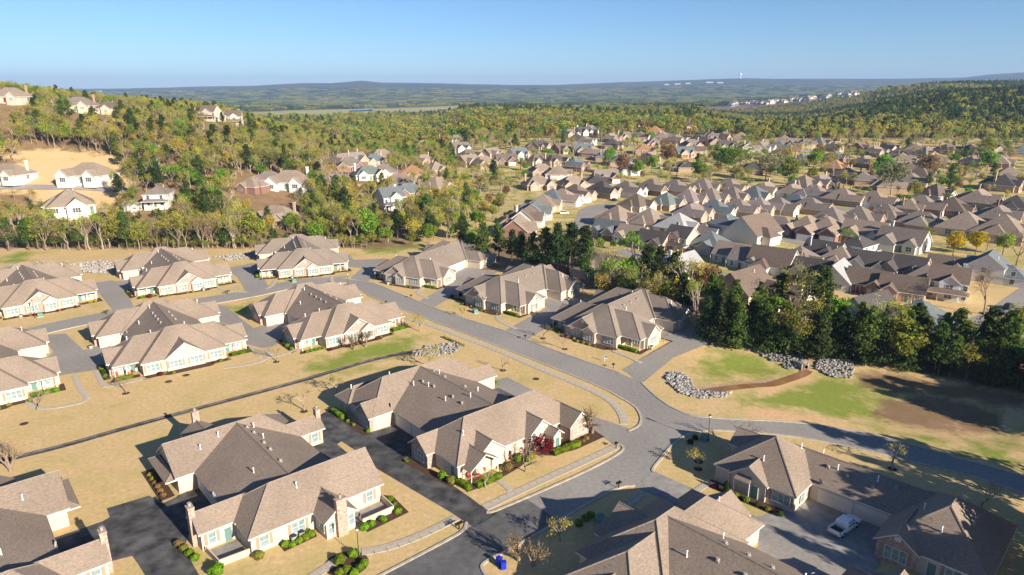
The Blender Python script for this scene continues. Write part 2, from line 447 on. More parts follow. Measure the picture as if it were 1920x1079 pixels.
BELT = [(870, 520), (960, 500), (1110, 545), (1330, 600), (1420, 630), (1560, 660), (1640, 680), (1920, 745), (2100, 760), (2100, 690), (1920, 655),
        (1700, 640), (1560, 600), (1400, 560), (1250, 530), (1110, 470), (980, 440), (880, 470)]
build_ground()

# ------------------------------------------------------------------ roads, drives, walks
def sheet(name, P, z, m, label=None, drape=False, holes=()):
    bm = bmesh.new()
    if drape:
        vs_ = [bm.verts.new((x, y, h1(x, y) + z)) for x, y in P]
    else:
        vs_ = [bm.verts.new((x, y, z)) for x, y in P]
    f = bm.faces.new(vs_)
    f.normal_update()
    if f.normal.z < 0: f.normal_flip()
    bmesh.ops.triangulate(bm, faces=[f])
    me = bpy.data.meshes.new(name); bm.to_mesh(me); bm.free()
    me.materials.append(MATS[m])
    o = struct(name, me)
    if label: o['label'] = label
    return o
def resample(P, step):
    out = [P[0]]
    for a, b in zip(P[:-1], P[1:]):
        n = max(1, int(math.hypot(b[0] - a[0], b[1] - a[1]) / step))
        out += [(a[0] + (b[0] - a[0]) * k / n, a[1] + (b[1] - a[1]) * k / n) for k in range(1, n + 1)]
    return out
def smooth(P, it=2):
    for _ in range(it):
        Q = [P[0]]
        for a, b in zip(P[:-1], P[1:]):
            Q += [(.75 * a[0] + .25 * b[0], .75 * a[1] + .25 * b[1]), (.25 * a[0] + .75 * b[0], .25 * a[1] + .75 * b[1])]
        P = Q + [P[-1]]
    return P
def offset(P, d):
    out = []
    for i in range(len(P)):
        a = P[max(i - 1, 0)]; b = P[min(i + 1, len(P) - 1)]
        L = math.hypot(b[0] - a[0], b[1] - a[1]) or 1
        out.append((P[i][0] - (b[1] - a[1]) / L * d, P[i][1] + (b[0] - a[0]) / L * d))
    return out
def strip(name, P, width, z, m, label=None, drape=False):
    P = resample(smooth(P), 4.0)
    A, B = offset(P, width / 2), offset(P, -width / 2)
    mb = MB()
    zz = (lambda p: h1(*p) + z) if drape else (lambda p: z)
    for i in range(len(P) - 1):
        mb.face([(*B[i], zz(B[i])), (*B[i + 1], zz(B[i + 1])), (*A[i + 1], zz(A[i + 1])), (*A[i], zz(A[i]))])
    o = struct(name, mb.mesh(name, [m]))
    if label: o['label'] = label
    return o
def kerb(P, w=.42, h=.13, label=None, m='concrete'):
    P = resample(smooth(P), 2.5)
    A, B = offset(P, w / 2), offset(P, -w / 2)
    mb = MB()
    for i in range(len(P) - 1):
        a0, a1, b0, b1 = A[i], A[i + 1], B[i], B[i + 1]
        mb.face([(*b0, h), (*b1, h), (*a1, h), (*a0, h)])
        mb.face([(*b0, -.1), (*b1, -.1), (*b1, h), (*b0, h)])
        mb.face([(*a1, -.1), (*a0, -.1), (*a0, h), (*a1, h)])
    o = struct('kerb', mb.mesh('kerb', [m]))
    if label: o['label'] = label
    return o

NE = [(640, 522), (700, 530), (760, 556), (820, 580), (861, 595), (952, 621.6), (984, 637), (1072, 669), (1160, 699)]          # north-east kerb of the street
NE2 = [(1203, 718), (1220, 735), (1235, 748), (1259, 765), (1298, 781), (1358, 786), (1500, 792), (1595, 808), (1651, 818), (1793, 858), (1920, 894), (2100, 948)]
SW = [(690, 555), (760, 583), (820, 606), (883, 630), (1040, 691), (1135, 730), (1166, 748), (1190, 762), (1199, 774), (1203, 788), (1198, 800), (1178, 809)]
CK = [(1150, 832), (1166, 835), (1170, 842), (1160, 852), (1101, 884), (926, 961), (912, 962)]
DK = [(875, 980), (872, 992), (861, 1002), (788, 1041), (714, 1079), (640, 1120)]
EK = [(1225, 886), (1223, 880), (1235, 866), (1255, 840), (1275, 823), (1298, 811), (1346, 806), (1477, 817), (1556, 831), (1674, 858), (1833, 896), (1920, 926), (2100, 985)]
FK = [(1191, 911), (1162, 913), (1101, 945), (967, 1026), (906, 1055), (902, 1067), (920, 1090), (960, 1130)]
ROADP = NE + NE2 + [(2100, 985)] + EK[::-1][1:] + FK + [(800, 1130)] + DK[::-1] + CK[::-1] + SW[::-1]
sheet('road', px(ROADP), .02, 'asphalt', 'grey asphalt street curving between the houses')
sheet('road', px([(985, 934), (926, 963), (896, 978), (873, 995), (861, 1004), (788, 1043), (716, 1081), (640, 1122), (800, 1130), (930, 1110), (900, 1067), (904, 1053), (967, 1024), (1048, 978)]), .024, 'asphalt_mid', 'darker asphalt of the street at the bottom')  # darker sheet laid over the lower end of the street
lroad = px([(-60, 655), (60, 622), (190, 594), (380, 566), (480, 549), (560, 530), (650, 524)])
strip('road', lroad, 8.5, .016, 'asphalt', 'grey asphalt street running left behind the light roofed houses')
kerb(px(NE), label='concrete kerb along the lawns facing the street')
kerb(px(NE2), label='concrete kerb along the basin side of the street')
kerb(px(SW), label='concrete kerb between the street and the strip of lawn with the walk')
kerb(px(CK), label='concrete kerb before the corner house with the red tree')
kerb(px(DK), label='concrete kerb before the house with the stone chimneys')
kerb(px(EK), label='concrete kerb round the shaded corner lawn')
kerb(px(FK), label='concrete kerb before the shaded lawn with the blue bins')
kerb(offset(resample(smooth(lroad), 3), -4.4), label='concrete kerb along the left street')
DRIVES = [
    ([(914, 958), (880, 932), (845, 908), (790, 880), (751, 860), (720, 838), (760, 815), (735, 800), (690, 812), (640, 790), (618, 768), (598, 780), (560, 840), (590, 862),
      (640, 828), (668, 846), (698, 874), (755, 908), (845, 961), (873, 980), (890, 990), (935, 962)], 'asphalt_dark', 'dark sealed driveway between the two foreground houses'),
    ([(280, 930), (305, 945), (352, 922), (420, 945), (360, 985), (345, 1030), (380, 1090), (420, 1140), (250, 1140), (272, 1079), (260, 1060), (248, 1043), (209, 1053), (100, 1060), (70, 1020), (193, 978), (206, 970), (200, 954)],
     'asphalt_dark', 'dark sealed driveway court at the lower left'),
    ([(79, 629), (123, 626), (157, 657), (215, 640), (225, 660), (192, 692), (110, 705), (70, 690), (100, 660)], 'asphalt', 'grey driveway beside the house with red porch chairs'),
    ([(394, 570), (422, 575), (476, 616), (560, 590), (560, 620), (512, 650), (491, 653), (440, 640), (385, 600)], 'asphalt', 'grey driveway between the two middle houses'),
    ([(150, 534), (211, 526), (240, 536), (275, 530), (275, 550), (244, 560), (254, 584), (214, 586), (186, 550)], 'asphalt', 'grey driveway between the two far left houses'),
    ([(425, 503), (482, 493), (530, 498), (490, 512), (508, 547), (469, 560), (445, 520)], 'asphalt', 'grey driveway left of the house by the wood'),
    ([(640, 488), (728, 486), (704, 506), (690, 530), (660, 545), (643, 537), (678, 503), (640, 500)], 'asphalt', 'grey driveway right of the house by the wood'),
    ([(840, 520), (935, 508), (900, 535), (850, 555), (812, 578), (780, 568), (850, 530)], 'asphalt', 'grey driveway between the two upper houses'),
    ([(946, 621), (984, 640), (1040, 606), (1110, 572), (1080, 552), (1040, 568)], 'asphalt', 'grey driveway beside the house with the yard sign'),
    ([(1165, 694), (1173, 697), (1201, 722), (1261, 672), (1337, 641), (1359, 629), (1284, 609), (1230, 612), (1262, 640)], 'asphalt', 'grey driveway beside the basin'),
    ([(900, 720), (951, 708), (1010, 737), (1110, 780), (1185, 806), (1156, 838), (1105, 800), (1020, 768), (960, 760)], 'asphalt', 'grey driveway behind the corner house'),
    ([(1190, 914), (1226, 884), (1275, 906), (1420, 970), (1500, 950), (1518, 938), (1665, 985), (1650, 1060), (1600, 1120), (1500, 1120), (1440, 1030), (1240, 935)], 'concrete_grey', 'grey concrete drive and court under the white pickup')]
for k, (P, m, lab) in enumerate(DRIVES):
    sheet('driveway', px(P), .026 + .004 * (k % 3) + (.004 if m != 'asphalt' else 0), m, lab)
strip('drain_channel', px([(-60, 885)]) + DITCH, .95, .012, 'asphalt_dark', 'narrow flat drainage channel crossing the lawn, its shadow painted dark')  # flat strip; the swale's shadow is put into its dark colour
kerb(offset(px([(-60, 885)]) + DITCH, .62), .16, .22, 'low dark edge along the drainage channel', 'asphalt_dark')
# slabs of the concrete walks, each one a piece of its own
mb = MB(); mb.box(-.5, .5, -.5, .5, -.12, 0); SLAB = mb.mesh('slab', ['concrete'])
def walk(pts, width, label, step=1.5, z=.07):
    P = resample(smooth(pts, 3), .25)
    ln = [0]
    for a, b in zip(P[:-1], P[1:]): ln.append(ln[-1] + math.hypot(b[0] - a[0], b[1] - a[1]))
    ln = np.array(ln); xs = np.array([p[0] for p in P]); ys = np.array([p[1] for p in P])
    n = max(1, int(ln[-1] / step))
    root = struct('sidewalk', None); root['label'] = label
    for k in range(n):
        s0, s1 = ln[-1] * k / n, ln[-1] * (k + 1) / n
        a = (np.interp(s0, ln, xs), np.interp(s0, ln, ys)); b = (np.interp(s1, ln, xs), np.interp(s1, ln, ys))
        L = math.hypot(b[0] - a[0], b[1] - a[1])
        obj('slab', SLAB, root, ((a[0] + b[0]) / 2, (a[1] + b[1]) / 2, z + RNG.uniform(-.006, .006)), math.atan2(b[1] - a[1], b[0] - a[0]), (L - .035, width, 1))
    return root
walk(px([(908, 953), (1000, 909), (1100, 864), (1155, 838)]), 1.6, 'concrete sidewalk in front of the corner house')
walk(px([(765, 598), (820, 614), (886, 640), (930, 656), (1040, 704), (1100, 728), (1135, 745), (1156, 762), (1168, 780), (1171, 796)]), 1.6, 'concrete sidewalk curving beside the street')
walk(px([(857, 971), (800, 1000), (755, 1018), (716, 1030), (678, 1036)]), 1.5, 'concrete sidewalk leading to the round shrubs')
walk(px([(631, 1052), (610, 1066), (560, 1100)]), 1.5, 'concrete sidewalk at the bottom edge left of the round shrubs')
walk(px([(139, 704), (151, 733), (166, 746), (157, 755), (110, 764), (79, 767), (58, 761), (53, 750)]), 1.1, 'concrete walk looping to the left porch')
walk(px([(179, 695), (192, 722), (200, 727), (240, 717), (277, 708)]), 1.1, 'concrete walk to the porch with red chairs')
walk(px([(470, 650), (490, 672), (520, 668), (560, 655)]), 1.1, 'concrete walk beside the driveway in the middle')
walk(px([(420, 690), (470, 684), (503, 672), (508, 662), (492, 656)]), 1.1, 'concrete walk round the bright hedge')
walk(px([(1148, 658), (1175, 668), (1202, 681)]), 1.1, 'concrete walk to the porch beside the basin drive')
walk(px([(933, 592), (933, 600), (950, 610), (968, 617)]), 1.1, 'pale concrete walk to the middle porch')
walk(px([(796, 537), (781, 548), (785, 553), (802, 560)]), 1.1, 'pale concrete walk to the upper porch')
walk(px([(400, 530), (410, 540), (430, 547), (463, 548)]), 1.1, 'pale concrete walk to the far left porch')
walk(px([(515, 524), (513, 535), (500, 542)]), 1.1, 'pale concrete walk at the house by the wood')
walk(px([(622, 517), (622, 535)]), 1.1, 'short concrete walk at the house by the wood')
walk(px([(928, 896), (948, 910), (958, 921)]), 1.1, 'brown paved walk to the corner house porch')
walk(px([(1330, 905), (1300, 925), (1290, 935)]), 1.1, 'concrete walk beside the shaded house')
walk(px([(1175, 955), (1152, 962), (1150, 972), (1170, 985), (1180, 985)]), 1.2, 'curved concrete walk on the shaded lawn', z=.07)
walk(px([(1205, 926), (1175, 950)]), 1.2, 'concrete walk by the shaded corner')
# muddy stream in the basin, following its floor
st = px([(1300, 738), (1340, 732), (1400, 722), (1450, 710), (1500, 694), (1516, 686)])
strip('stream', st, 2.4, .10, 'water', 'muddy orange stream in the basin', drape=True)
strip('stream_bank', px([(1306, 731), (1350, 727), (1410, 714), (1460, 702)]), 3.2, .05, 'dirt', 'bare orange bank of the muddy stream', drape=True)
# suburb streets
def street(P, w, label): strip('street', resample(pxt(P), 6), w, .06, 'asphalt', label, drape=True)
street([(1078, 440), (1095, 415), (1103, 395), (1118, 387), (1150, 386), (1185, 390)], 9, 'grey street ending in the cul-de-sac')
sheet('cul_de_sac', px([(1080, 410), (1098, 392), (1118, 384), (1150, 383), (1160, 390), (1135, 395), (1120, 403), (1125, 412), (1100, 416)]), .03, 'asphalt', 'grey turning circle')
street([(1380, 428), (1448, 446), (1530, 462), (1620, 480)], 7.5, 'grey street before the brick garages')
street([(1230, 402), (1340, 411), (1440, 408), (1545, 389), (1620, 394), (1760, 405), (1930, 425)], 7.5, 'grey street between the brick rows')
street([(1160, 470), (1235, 490), (1330, 510), (1420, 540), (1560, 575), (1680, 590), (1800, 612), (1850, 605), (1880, 590), (1920, 560), (2000, 500)], 7.5, 'grey street behind the pine belt')
street([(1738, 322), (1800, 322), (1860, 325), (1930, 345)], 8, 'grey street among the far brick houses')
street([(840, 300), (960, 290), (1080, 293), (1180, 300), (1260, 313), (1330, 318)], 7, 'grey street in the middle distance')
street([(1000, 262), (1100, 268), (1250, 276), (1400, 285), (1560, 282), (1740, 281), (1930, 290)], 7, 'grey street in the far distance')
street([(592, 331), (640, 330), (690, 330), (720, 342), (760, 350)], 7, 'grey street before the green roofed house')
street([(620, 392), (660, 384), (700, 382)], 8, 'grey street behind the wood')
strip('street', pxt([(-30, 352), (60, 352), (150, 352), (205, 356), (262, 357)]), 5.5, .25, 'asphalt', 'grey street on the left hillside', drape=True)

# ------------------------------------------------------------------ house construction kit
# block: (x0,x1,y0,y1, axis, ends, slope, eave, wallmat)   ends: 2 letters for low/high end of the axis: h hip, g gable, n none (inside another roof)
T_R, INS = .20, .42
def roof_block(mb, b, caps=False):
    x0, x1, y0, y1, ax, ends, s, e = b[:8]
    swap = ax == 'y'
    if swap: x0, x1, y0, y1 = y0, y1, x0, x1
    hw = (y1 - y0) / 2; r = e + s * hw; ym = (y0 + y1) / 2
    ra = x0 + (hw if ends[0] == 'h' else 0); rb = x1 - (hw if ends[1] == 'h' else 0)
    if ra > rb: ra = rb = (ra + rb) / 2
    A, B, C, D = (x0, y0, e), (x1, y0, e), (x1, y1, e), (x0, y1, e)
    R0, R1 = (ra, ym, r), (rb, ym, r)
    polys = [[A, B, R1, R0] if rb - ra > .01 else [A, B, R1], [C, D, R0, R1] if rb - ra > .01 else [C, D, R0]]
    if ends[0] == 'h': polys.append([D, A, R0])
    if ends[1] == 'h': polys.append([B, C, R1])
    if caps:
        sw = (lambda p: (p[1], p[0], p[2])) if swap else (lambda p: p)
        lines = [(R0, R1)] if rb - ra > .3 else []
        if ends[0] == 'h': lines += [(A, R0), (D, R0)]
        if ends[1] == 'h': lines += [(B, R1), (C, R1)]
        for p, q in lines: mb.tube([sw(p), sw(q)], .11, 4, 2)
    for P in polys:
        if swap: P = [(p[1], p[0], p[2]) for p in P][::-1]
        mb.extrude(P, T_R, 0, 1)
def wall_block(mb, b, mats, z0=-.3):
    x0, x1, y0, y1, ax, ends, s, e = b[:8]
    wm = b[8] if len(b) > 8 else None
    if wm is None: return
    mi = mats.index(wm)
    swap = ax == 'y'
    if swap: x0, x1, y0, y1 = y0, y1, x0, x1
    hw = (y1 - y0) / 2; ym = (y0 + y1) / 2
    zs = e - T_R + s * INS - .01; zr = e + s * hw - T_R - .02
    fx = lambda x, y, z: (y, x, z) if swap else (x, y, z)
    xa = x0 + INS * (0 if ends[0] == 'n' else 1); xb = x1 - INS * (0 if ends[1] == 'n' else 1); ya, yb = y0 + INS, y1 - INS
    prof0 = [(ya, z0), (yb, z0), (yb, zs)] + ([(ym, zr)] if ends[0] == 'g' else []) + [(ya, zs)]
    prof1 = [(ya, z0), (yb, z0), (yb, zs)] + ([(ym, zr)] if ends[1] == 'g' else []) + [(ya, zs)]
    flip = (lambda L: L) if swap else (lambda L: L[::-1])
    mb.face(flip([fx(xa, y, z) for y, z in prof0][::1]), mi) if True else None
    mb.face(flip([fx(xb, y, z) for y, z in prof1])[::-1], mi)
    for y in (ya, yb):
        q = [fx(xa, y, z0), fx(xb, y, z0), fx(xb, y, zs), fx(xa, y, zs)]
        if (y == yb) != swap: q = q[::-1]
        mb.face(q, mi)
def top_z(blocks, x, y):
    z = 0
    for b in blocks:
        x0, x1, y0, y1, ax, ends, s, e = b[:8]
        if not (x0 <= x <= x1 and y0 <= y <= y1): continue
        if ax == 'y': x_, y_, a0, a1, b0, b1 = y, x, y0, y1, x0, x1
        else: x_, y_, a0, a1, b0, b1 = x, y, x0, x1, y0, y1
        d = min(y_ - b0, b1 - y_)
        if ends[0] == 'h': d = min(d, x_ - a0)
        if ends[1] == 'h': d = min(d, a1 - x_)
        z = max(z, e + s * d)
    return z
# shared window, door and vent meshes (each faces -y, origin at the middle of its sill line on the wall)
WIN = {}
def win_mesh(w, h, n, rows=2, glass='glass'):
    k = (w, h, n, rows, glass)
    if k in WIN: return WIN[k]
    f = MB(); t = .09; d = .07
    f.box(-w / 2 - t, w / 2 + t, -d - .03, .02, -t, 0); f.box(-w / 2 - t, w / 2 + t, -d, .02, h, h + t)
    f.box(-w / 2 - t, -w / 2, -d, .02, 0, h); f.box(w / 2, w / 2 + t, -d, .02, 0, h)
    for i in range(1, n): x = -w / 2 + w * i / n; f.box(x - .05, x + .05, -d + .01, .02, 0, h)
    for j in range(1, rows): z = h * j / rows; f.box(-w / 2, w / 2, -d + .02, .02, z - .03, z + .03)
    p = MB(); p.box(-w / 2, w / 2, -.02, .01, 0, h)
    s = MB(); s.box(-.21, .21, -.05, .02, -.03, h + .03)
    WIN[k] = (f.mesh('window', ['trim']), p.mesh('pane', [glass]), s.mesh('shutter', ['shutter']))
    return WIN[k]
FACE = {'f': 0, 'r': math.pi / 2, 'b': math.pi, 'l': -math.pi / 2}
def window(parent, x, y, z, face, w=2.5, h=1.55, n=3, shut=True, rows=2, glass='glass'):
    f, p, s = win_mesh(w, h, n, rows, glass)
    o = obj('window', f, parent, (x, y, z), FACE[face])
    obj('pane', p, o)
    if shut:
        for sx in (-1, 1): obj('shutter', s, o, (sx * (w / 2 + .33), 0, 0))
    return o
def slabdoor(name, w, h, m, panels=0):
    b = MB(); b.box(-w / 2, w / 2, -.06, .02, 0, h)
    for j in range(panels):
        z = h * (j + .12) / panels
        for i in range(4):
            x = -w / 2 + w * (i + .08) / 4
            b.box(x, x + w / 4 * .84, -.085, -.03, z, z + h / panels * .76)
    t = .1; b.box(-w / 2 - t, -w / 2, -.08, .02, 0, h + t, 1); b.box(w / 2, w / 2 + t, -.08, .02, 0, h + t, 1); b.box(-w / 2, w / 2, -.08, .02, h, h + t, 1)
    return b.mesh(name, [m, 'trim'])
GDOOR = slabdoor('garage_door', 4.9, 2.2, 'garage', 4); GDOORB = slabdoor('garage_door', 4.9, 2.2, 'garage_brown', 4); GDOORW = slabdoor('garage_door', 4.6, 2.15, 'paint_white', 4)
EDOOR = slabdoor('door', 1.0, 2.1, 'door_teal', 2); RDOOR = slabdoor('door', 1.0, 2.1, 'door_red', 2)
b = MB(); b.cyl(0, 0, -.25, .75, .075, n=8); b.cyl(0, 0, .75, .85, .13, n=8); b.cyl(0, 0, -.1, .06, .17, .09, n=8); PIPE = b.mesh('vent_pipe', ['paint_white'], True)
b = MB(); b.box(-.24, .24, -.24, .24, -.2, .1); b.cyl(0, 0, .1, .3, .17, n=8); b.cyl(0, 0, .3, .4, .27, .22, n=10); VENT = b.mesh('roof_vent', ['vent'])
b = MB()
for i in range(5):
    r0, r1 = .09 * i, .09 * (i + 1)
    for j in range(12):
        a0, a1 = 2 * math.pi * j / 12, 2 * math.pi * (j + 1) / 12
        zz = lambda r: r * r * .55
        b.face([(r0 * math.cos(a0), r0 * math.sin(a0), zz(r0)), (r1 * math.cos(a0), r1 * math.sin(a0), zz(r1)), (r1 * math.cos(a1), r1 * math.sin(a1), zz(r1)), (r0 * math.cos(a1), r0 * math.sin(a1), zz(r0))])
b.v = [(x, z_ - .0, y + .35) for x, y, z_ in b.v]
b.tube([(0, .05, .35), (0, .1, -.3)], .03); b.tube([(0, .1, 0), (0, -.4, .3)], .015)
DISH = b.mesh('satellite_dish', ['metal_grey'], True)
b = MB(); b.box(-.38, .38, -.03, .03, 0, .62); GV = b.mesh('gable_vent', ['trim'])
b = MB(); b.box(-.07, .07, -.07, .07, -.2, 2.75); b.box(-.1, .1, -.1, .1, -.2, .3); POST = b.mesh('porch_post', ['trim'])
def chimney(parent, x, y, z0, z1, w=.95, d=.7, m='stone'):
    c = MB(); c.box(-w / 2, w / 2, -d / 2, d / 2, 0, z1 - z0); c.box(-w / 2 - .06, w / 2 + .06, -d / 2 - .06, d / 2 + .06, z1 - z0 - .18, z1 - z0 - .02, 0)
    c.cyl(0, 0, z1 - z0, z1 - z0 + .45, .2, n=8, mi=1); c.cyl(0, 0, z1 - z0 + .45, z1 - z0 + .55, .27, n=8, mi=1)
    return obj('chimney', c.mesh('chimney', [m, 'vent']), parent, (x, y, z0))
def finish(root, blocks, rm, extra_walls=(), wmats=('siding', 'stone')):
    rb = MB()
    for k in blocks: roof_block(rb, k, True)
    ro = obj('roof', rb.mesh('roof', [rm, 'trim', 'ridge_cap']), root)
    wb = MB()
    for k in blocks: wall_block(wb, k, list(wmats))
    for k in extra_walls: wb.box(*k[:6], mi=list(wmats).index(k[6]) if len(k) > 6 else 0)
    obj('wall', wb.mesh('wall', list(wmats)), root)
    return ro
def vents(ro, blocks, pipes, vts):
    for x, y in pipes: obj('vent_pipe', PIPE, ro, (x, y, top_z(blocks, x, y)))
    for x, y in vts: obj('roof_vent', VENT, ro, (x, y, top_z(blocks, x, y)))

# ------------------------------------------------------------------ the standard four-unit patio house
ST = 'stone'; SI = 'siding'
def mir(b, D): return (b[0], b[1], D - b[3], D - b[2], b[4], b[5] if b[4] == 'x' else b[5][::-1], *b[6:])
def fourplex(label, org, ang, D=34.6, gx=14.25, rm='shingle', rear=True, seed=0, nested=True, wid=28.5, stone_gable=True):
    r = random.Random(seed)
    root = thing('patio_house', label, 'house', (org[0], org[1], 0), math.radians(ang), 'single-storey patio houses with long tan roofs')
    s = .72; W = wid
    wing = [(5.2, W - 5.2, -2, 12.2, 'x', 'hh', s, 2.9, SI), (0, W, 0, 11.6, 'x', 'hh', s, 2.9, None),
            (gx - 4.35, gx + 4.35, -2.4, 5, 'y', 'gn', s, 2.9, ST if stone_gable else SI), (-.7, 6, 2.6, 9.2, 'x', 'gn', s, 2.88, ST), (W - 6, W + .7, 2.6, 9.2, 'x', 'ng', s, 2.88, SI)]
    if nested: wing.append((gx + .1, gx + 4.3, -3.0, 2, 'y', 'gn', s, 2.86, SI))
    blocks = list(wing)
    xw = [(.5, W - .5, 2.6, 11.2, -.3, 2.95)]
    if rear:
        blocks += [mir(k, D) for k in wing]; xw.append((.5, W - .5, D - 11.2, D - 2.6, -.3, 2.95))
    mw = W - 11.2; ms = (7.74 - 2.9) / (mw / 2)
    blocks.append((5.6, W - 5.6, 5.2, D - 5.2, 'y', 'nn', ms, 2.9, SI))
    ro = finish(root, blocks, rm, xw)
    for side in ((0, 1) if rear else (0,)):
        Y = (lambda y: D - y) if side else (lambda y: y)
        fc = 'b' if side else 'f'
        for x in (7.6, W - 7.8): window(root, x, Y(-1.58), .75, fc)
        window(root, gx - 2.1, Y(-1.98), .75, fc)
        window(root, gx + 2.2, Y(-2.58 if nested else -1.98), .75, fc)
        window(root, 2.7, Y(2.6), .8, fc, 2.2, 1.5, 3, False); window(root, W - 2.7, Y(2.6), .8, fc, 2.2, 1.5, 3, False)
        obj('gable_vent', GV, root, (gx, Y(-2.0), 4.6), FACE[fc])
        if nested: obj('gable_vent', GV, root, (gx + 2.2, Y(-2.6), 3.15), FACE[fc])
        window(root, -.28, Y(5.9), .8, 'l', 2.4, 1.5, 3, False); window(root, W + .28, Y(5.9), .8, 'r', 1.8, 1.5, 2, True)
        obj('door', EDOOR, root, (4.2, Y(2.6), .05), FACE[fc]); obj('door', EDOOR, root, (W - 4.2, Y(2.6), .05), FACE[fc])
        for x in (.45, 2.7, W - 2.7, W - .45): obj('porch_post', POST, root, (x, Y(.45), 0))
    for y0 in (D / 2 - 2.9, D / 2 + 2.9):
        if D < 32: y0 = D / 2 + (y0 - D / 2) * .9
        obj('garage_door', GDOOR, root, (6.02, y0, .03), FACE['l']); obj('garage_door', GDOOR, root, (W - 6.02, y0, .03), FACE['r'])
    m = W / 2
    vents(ro, blocks, [(4.5, 7), (m - 4.3, 11), (m - 1.4, D - 8), (W - 4, D - 6), (m + 3, 10.4), (m - 5, D / 2 + 4)] if rear else [(4.5, 7)],
          [(m - 1.6, D / 2 + k) for k in (-4.5, -1.5, 1.5, 4.5)] + [(m + 1.8, D / 2 + k) for k in (-3.5, 0, 3.5)])
    for xa, xb in ((-4, 6.0), (W - 6.0, W + 4)):
        sheet('garage_court', [loc_w(org, ang, *q) for q in ((xa, 11.7), (xb, 11.7), (xb, D - 11.7), (xa, D - 11.7))], .044, 'asphalt')
    if r.random() < .7: obj('satellite_dish', DISH, ro, (6.2, D - 13.5, top_z(blocks, 6.2, D - 13.5)), r.uniform(0, 6))
    return root
def loc_w(org, ang, x, y):
    a = math.radians(ang); return org[0] + x * math.cos(a) - y * math.sin(a), org[1] + x * math.sin(a) + y * math.cos(a)
PLX = {}
def fp(key, label, org, ang, **k): PLX[key] = (org, ang, k.get('D', 34.6), k.get('wid', 28.5)); return fourplex(label, org, ang, **k)
fp('G', 'tan roofed patio house with red porch chairs on its front corner', (-85.5, 135.2), 37.5, seed=1, nested=False, stone_gable=False)
fp('I', 'tan roofed patio house in the middle with two bare shrubs before its gable', (-50.0, 151.5), 39.7, seed=2)
fp('K', 'tan roofed patio house with stone gable and purple shrub, before the rock slope', (-111.9, 195.4), 38.3, D=36.6, seed=3, wid=27.6)
fp('L', 'grey roofed patio house nearest the wood, green lawn patch in front', (-82.8, 217.1), 21.5, D=35, rm='shingle_grey', seed=4)
c_, s_ = math.cos(math.radians(41)), math.sin(math.radians(41))
jf = at(0 + 1310 * .139, 470 + 550 * .139, 2.9)
fp('J', 'tan roofed patio house at the left edge with stone double gable and yellow shrubs', (jf[0] - 28.5 * c_, jf[1] - 28.5 * s_), 41, seed=5)
hf = at(108.7, 706, 2.9); c_, s_ = math.cos(math.radians(38)), math.sin(math.radians(38))
fp('H', 'tan roofed patio house cut by the left edge with curving walk at its porch', (hf[0] - 28.5 * c_, hf[1] - 28.5 * s_), 38, seed=6, nested=False, stone_gable=False)
fp('M', 'grey roofed patio house farthest up the street, lawn and wood behind it', (-45.9, 217.8), -28.2, D=38, gx=10.6, rm='shingle_grey', seed=7, wid=25.6)
fp('N', 'grey roofed patio house with white porch hedge, second from the basin', (-16.8, 195.3), -42.0, D=30, gx=10.2, rm='shingle_grey', seed=8, wid=25.6)
fp('O', 'tan grey roofed patio house next to the basin driveway, yard sign on its lawn', (10.1, 168.4), -39.5, D=29, gx=11.2, rm='shingle_grey', seed=9, wid=26.4)
a = math.radians(42.5)
fp('F', 'half shaded brown roofed patio house at the bottom edge with white vent pipes', (30.4 + 5.6 * math.cos(a) - 11.6 * math.sin(a), 76.8 + 5.6 * math.sin(a) + 11.6 * math.cos(a)), 222.5, seed=10)

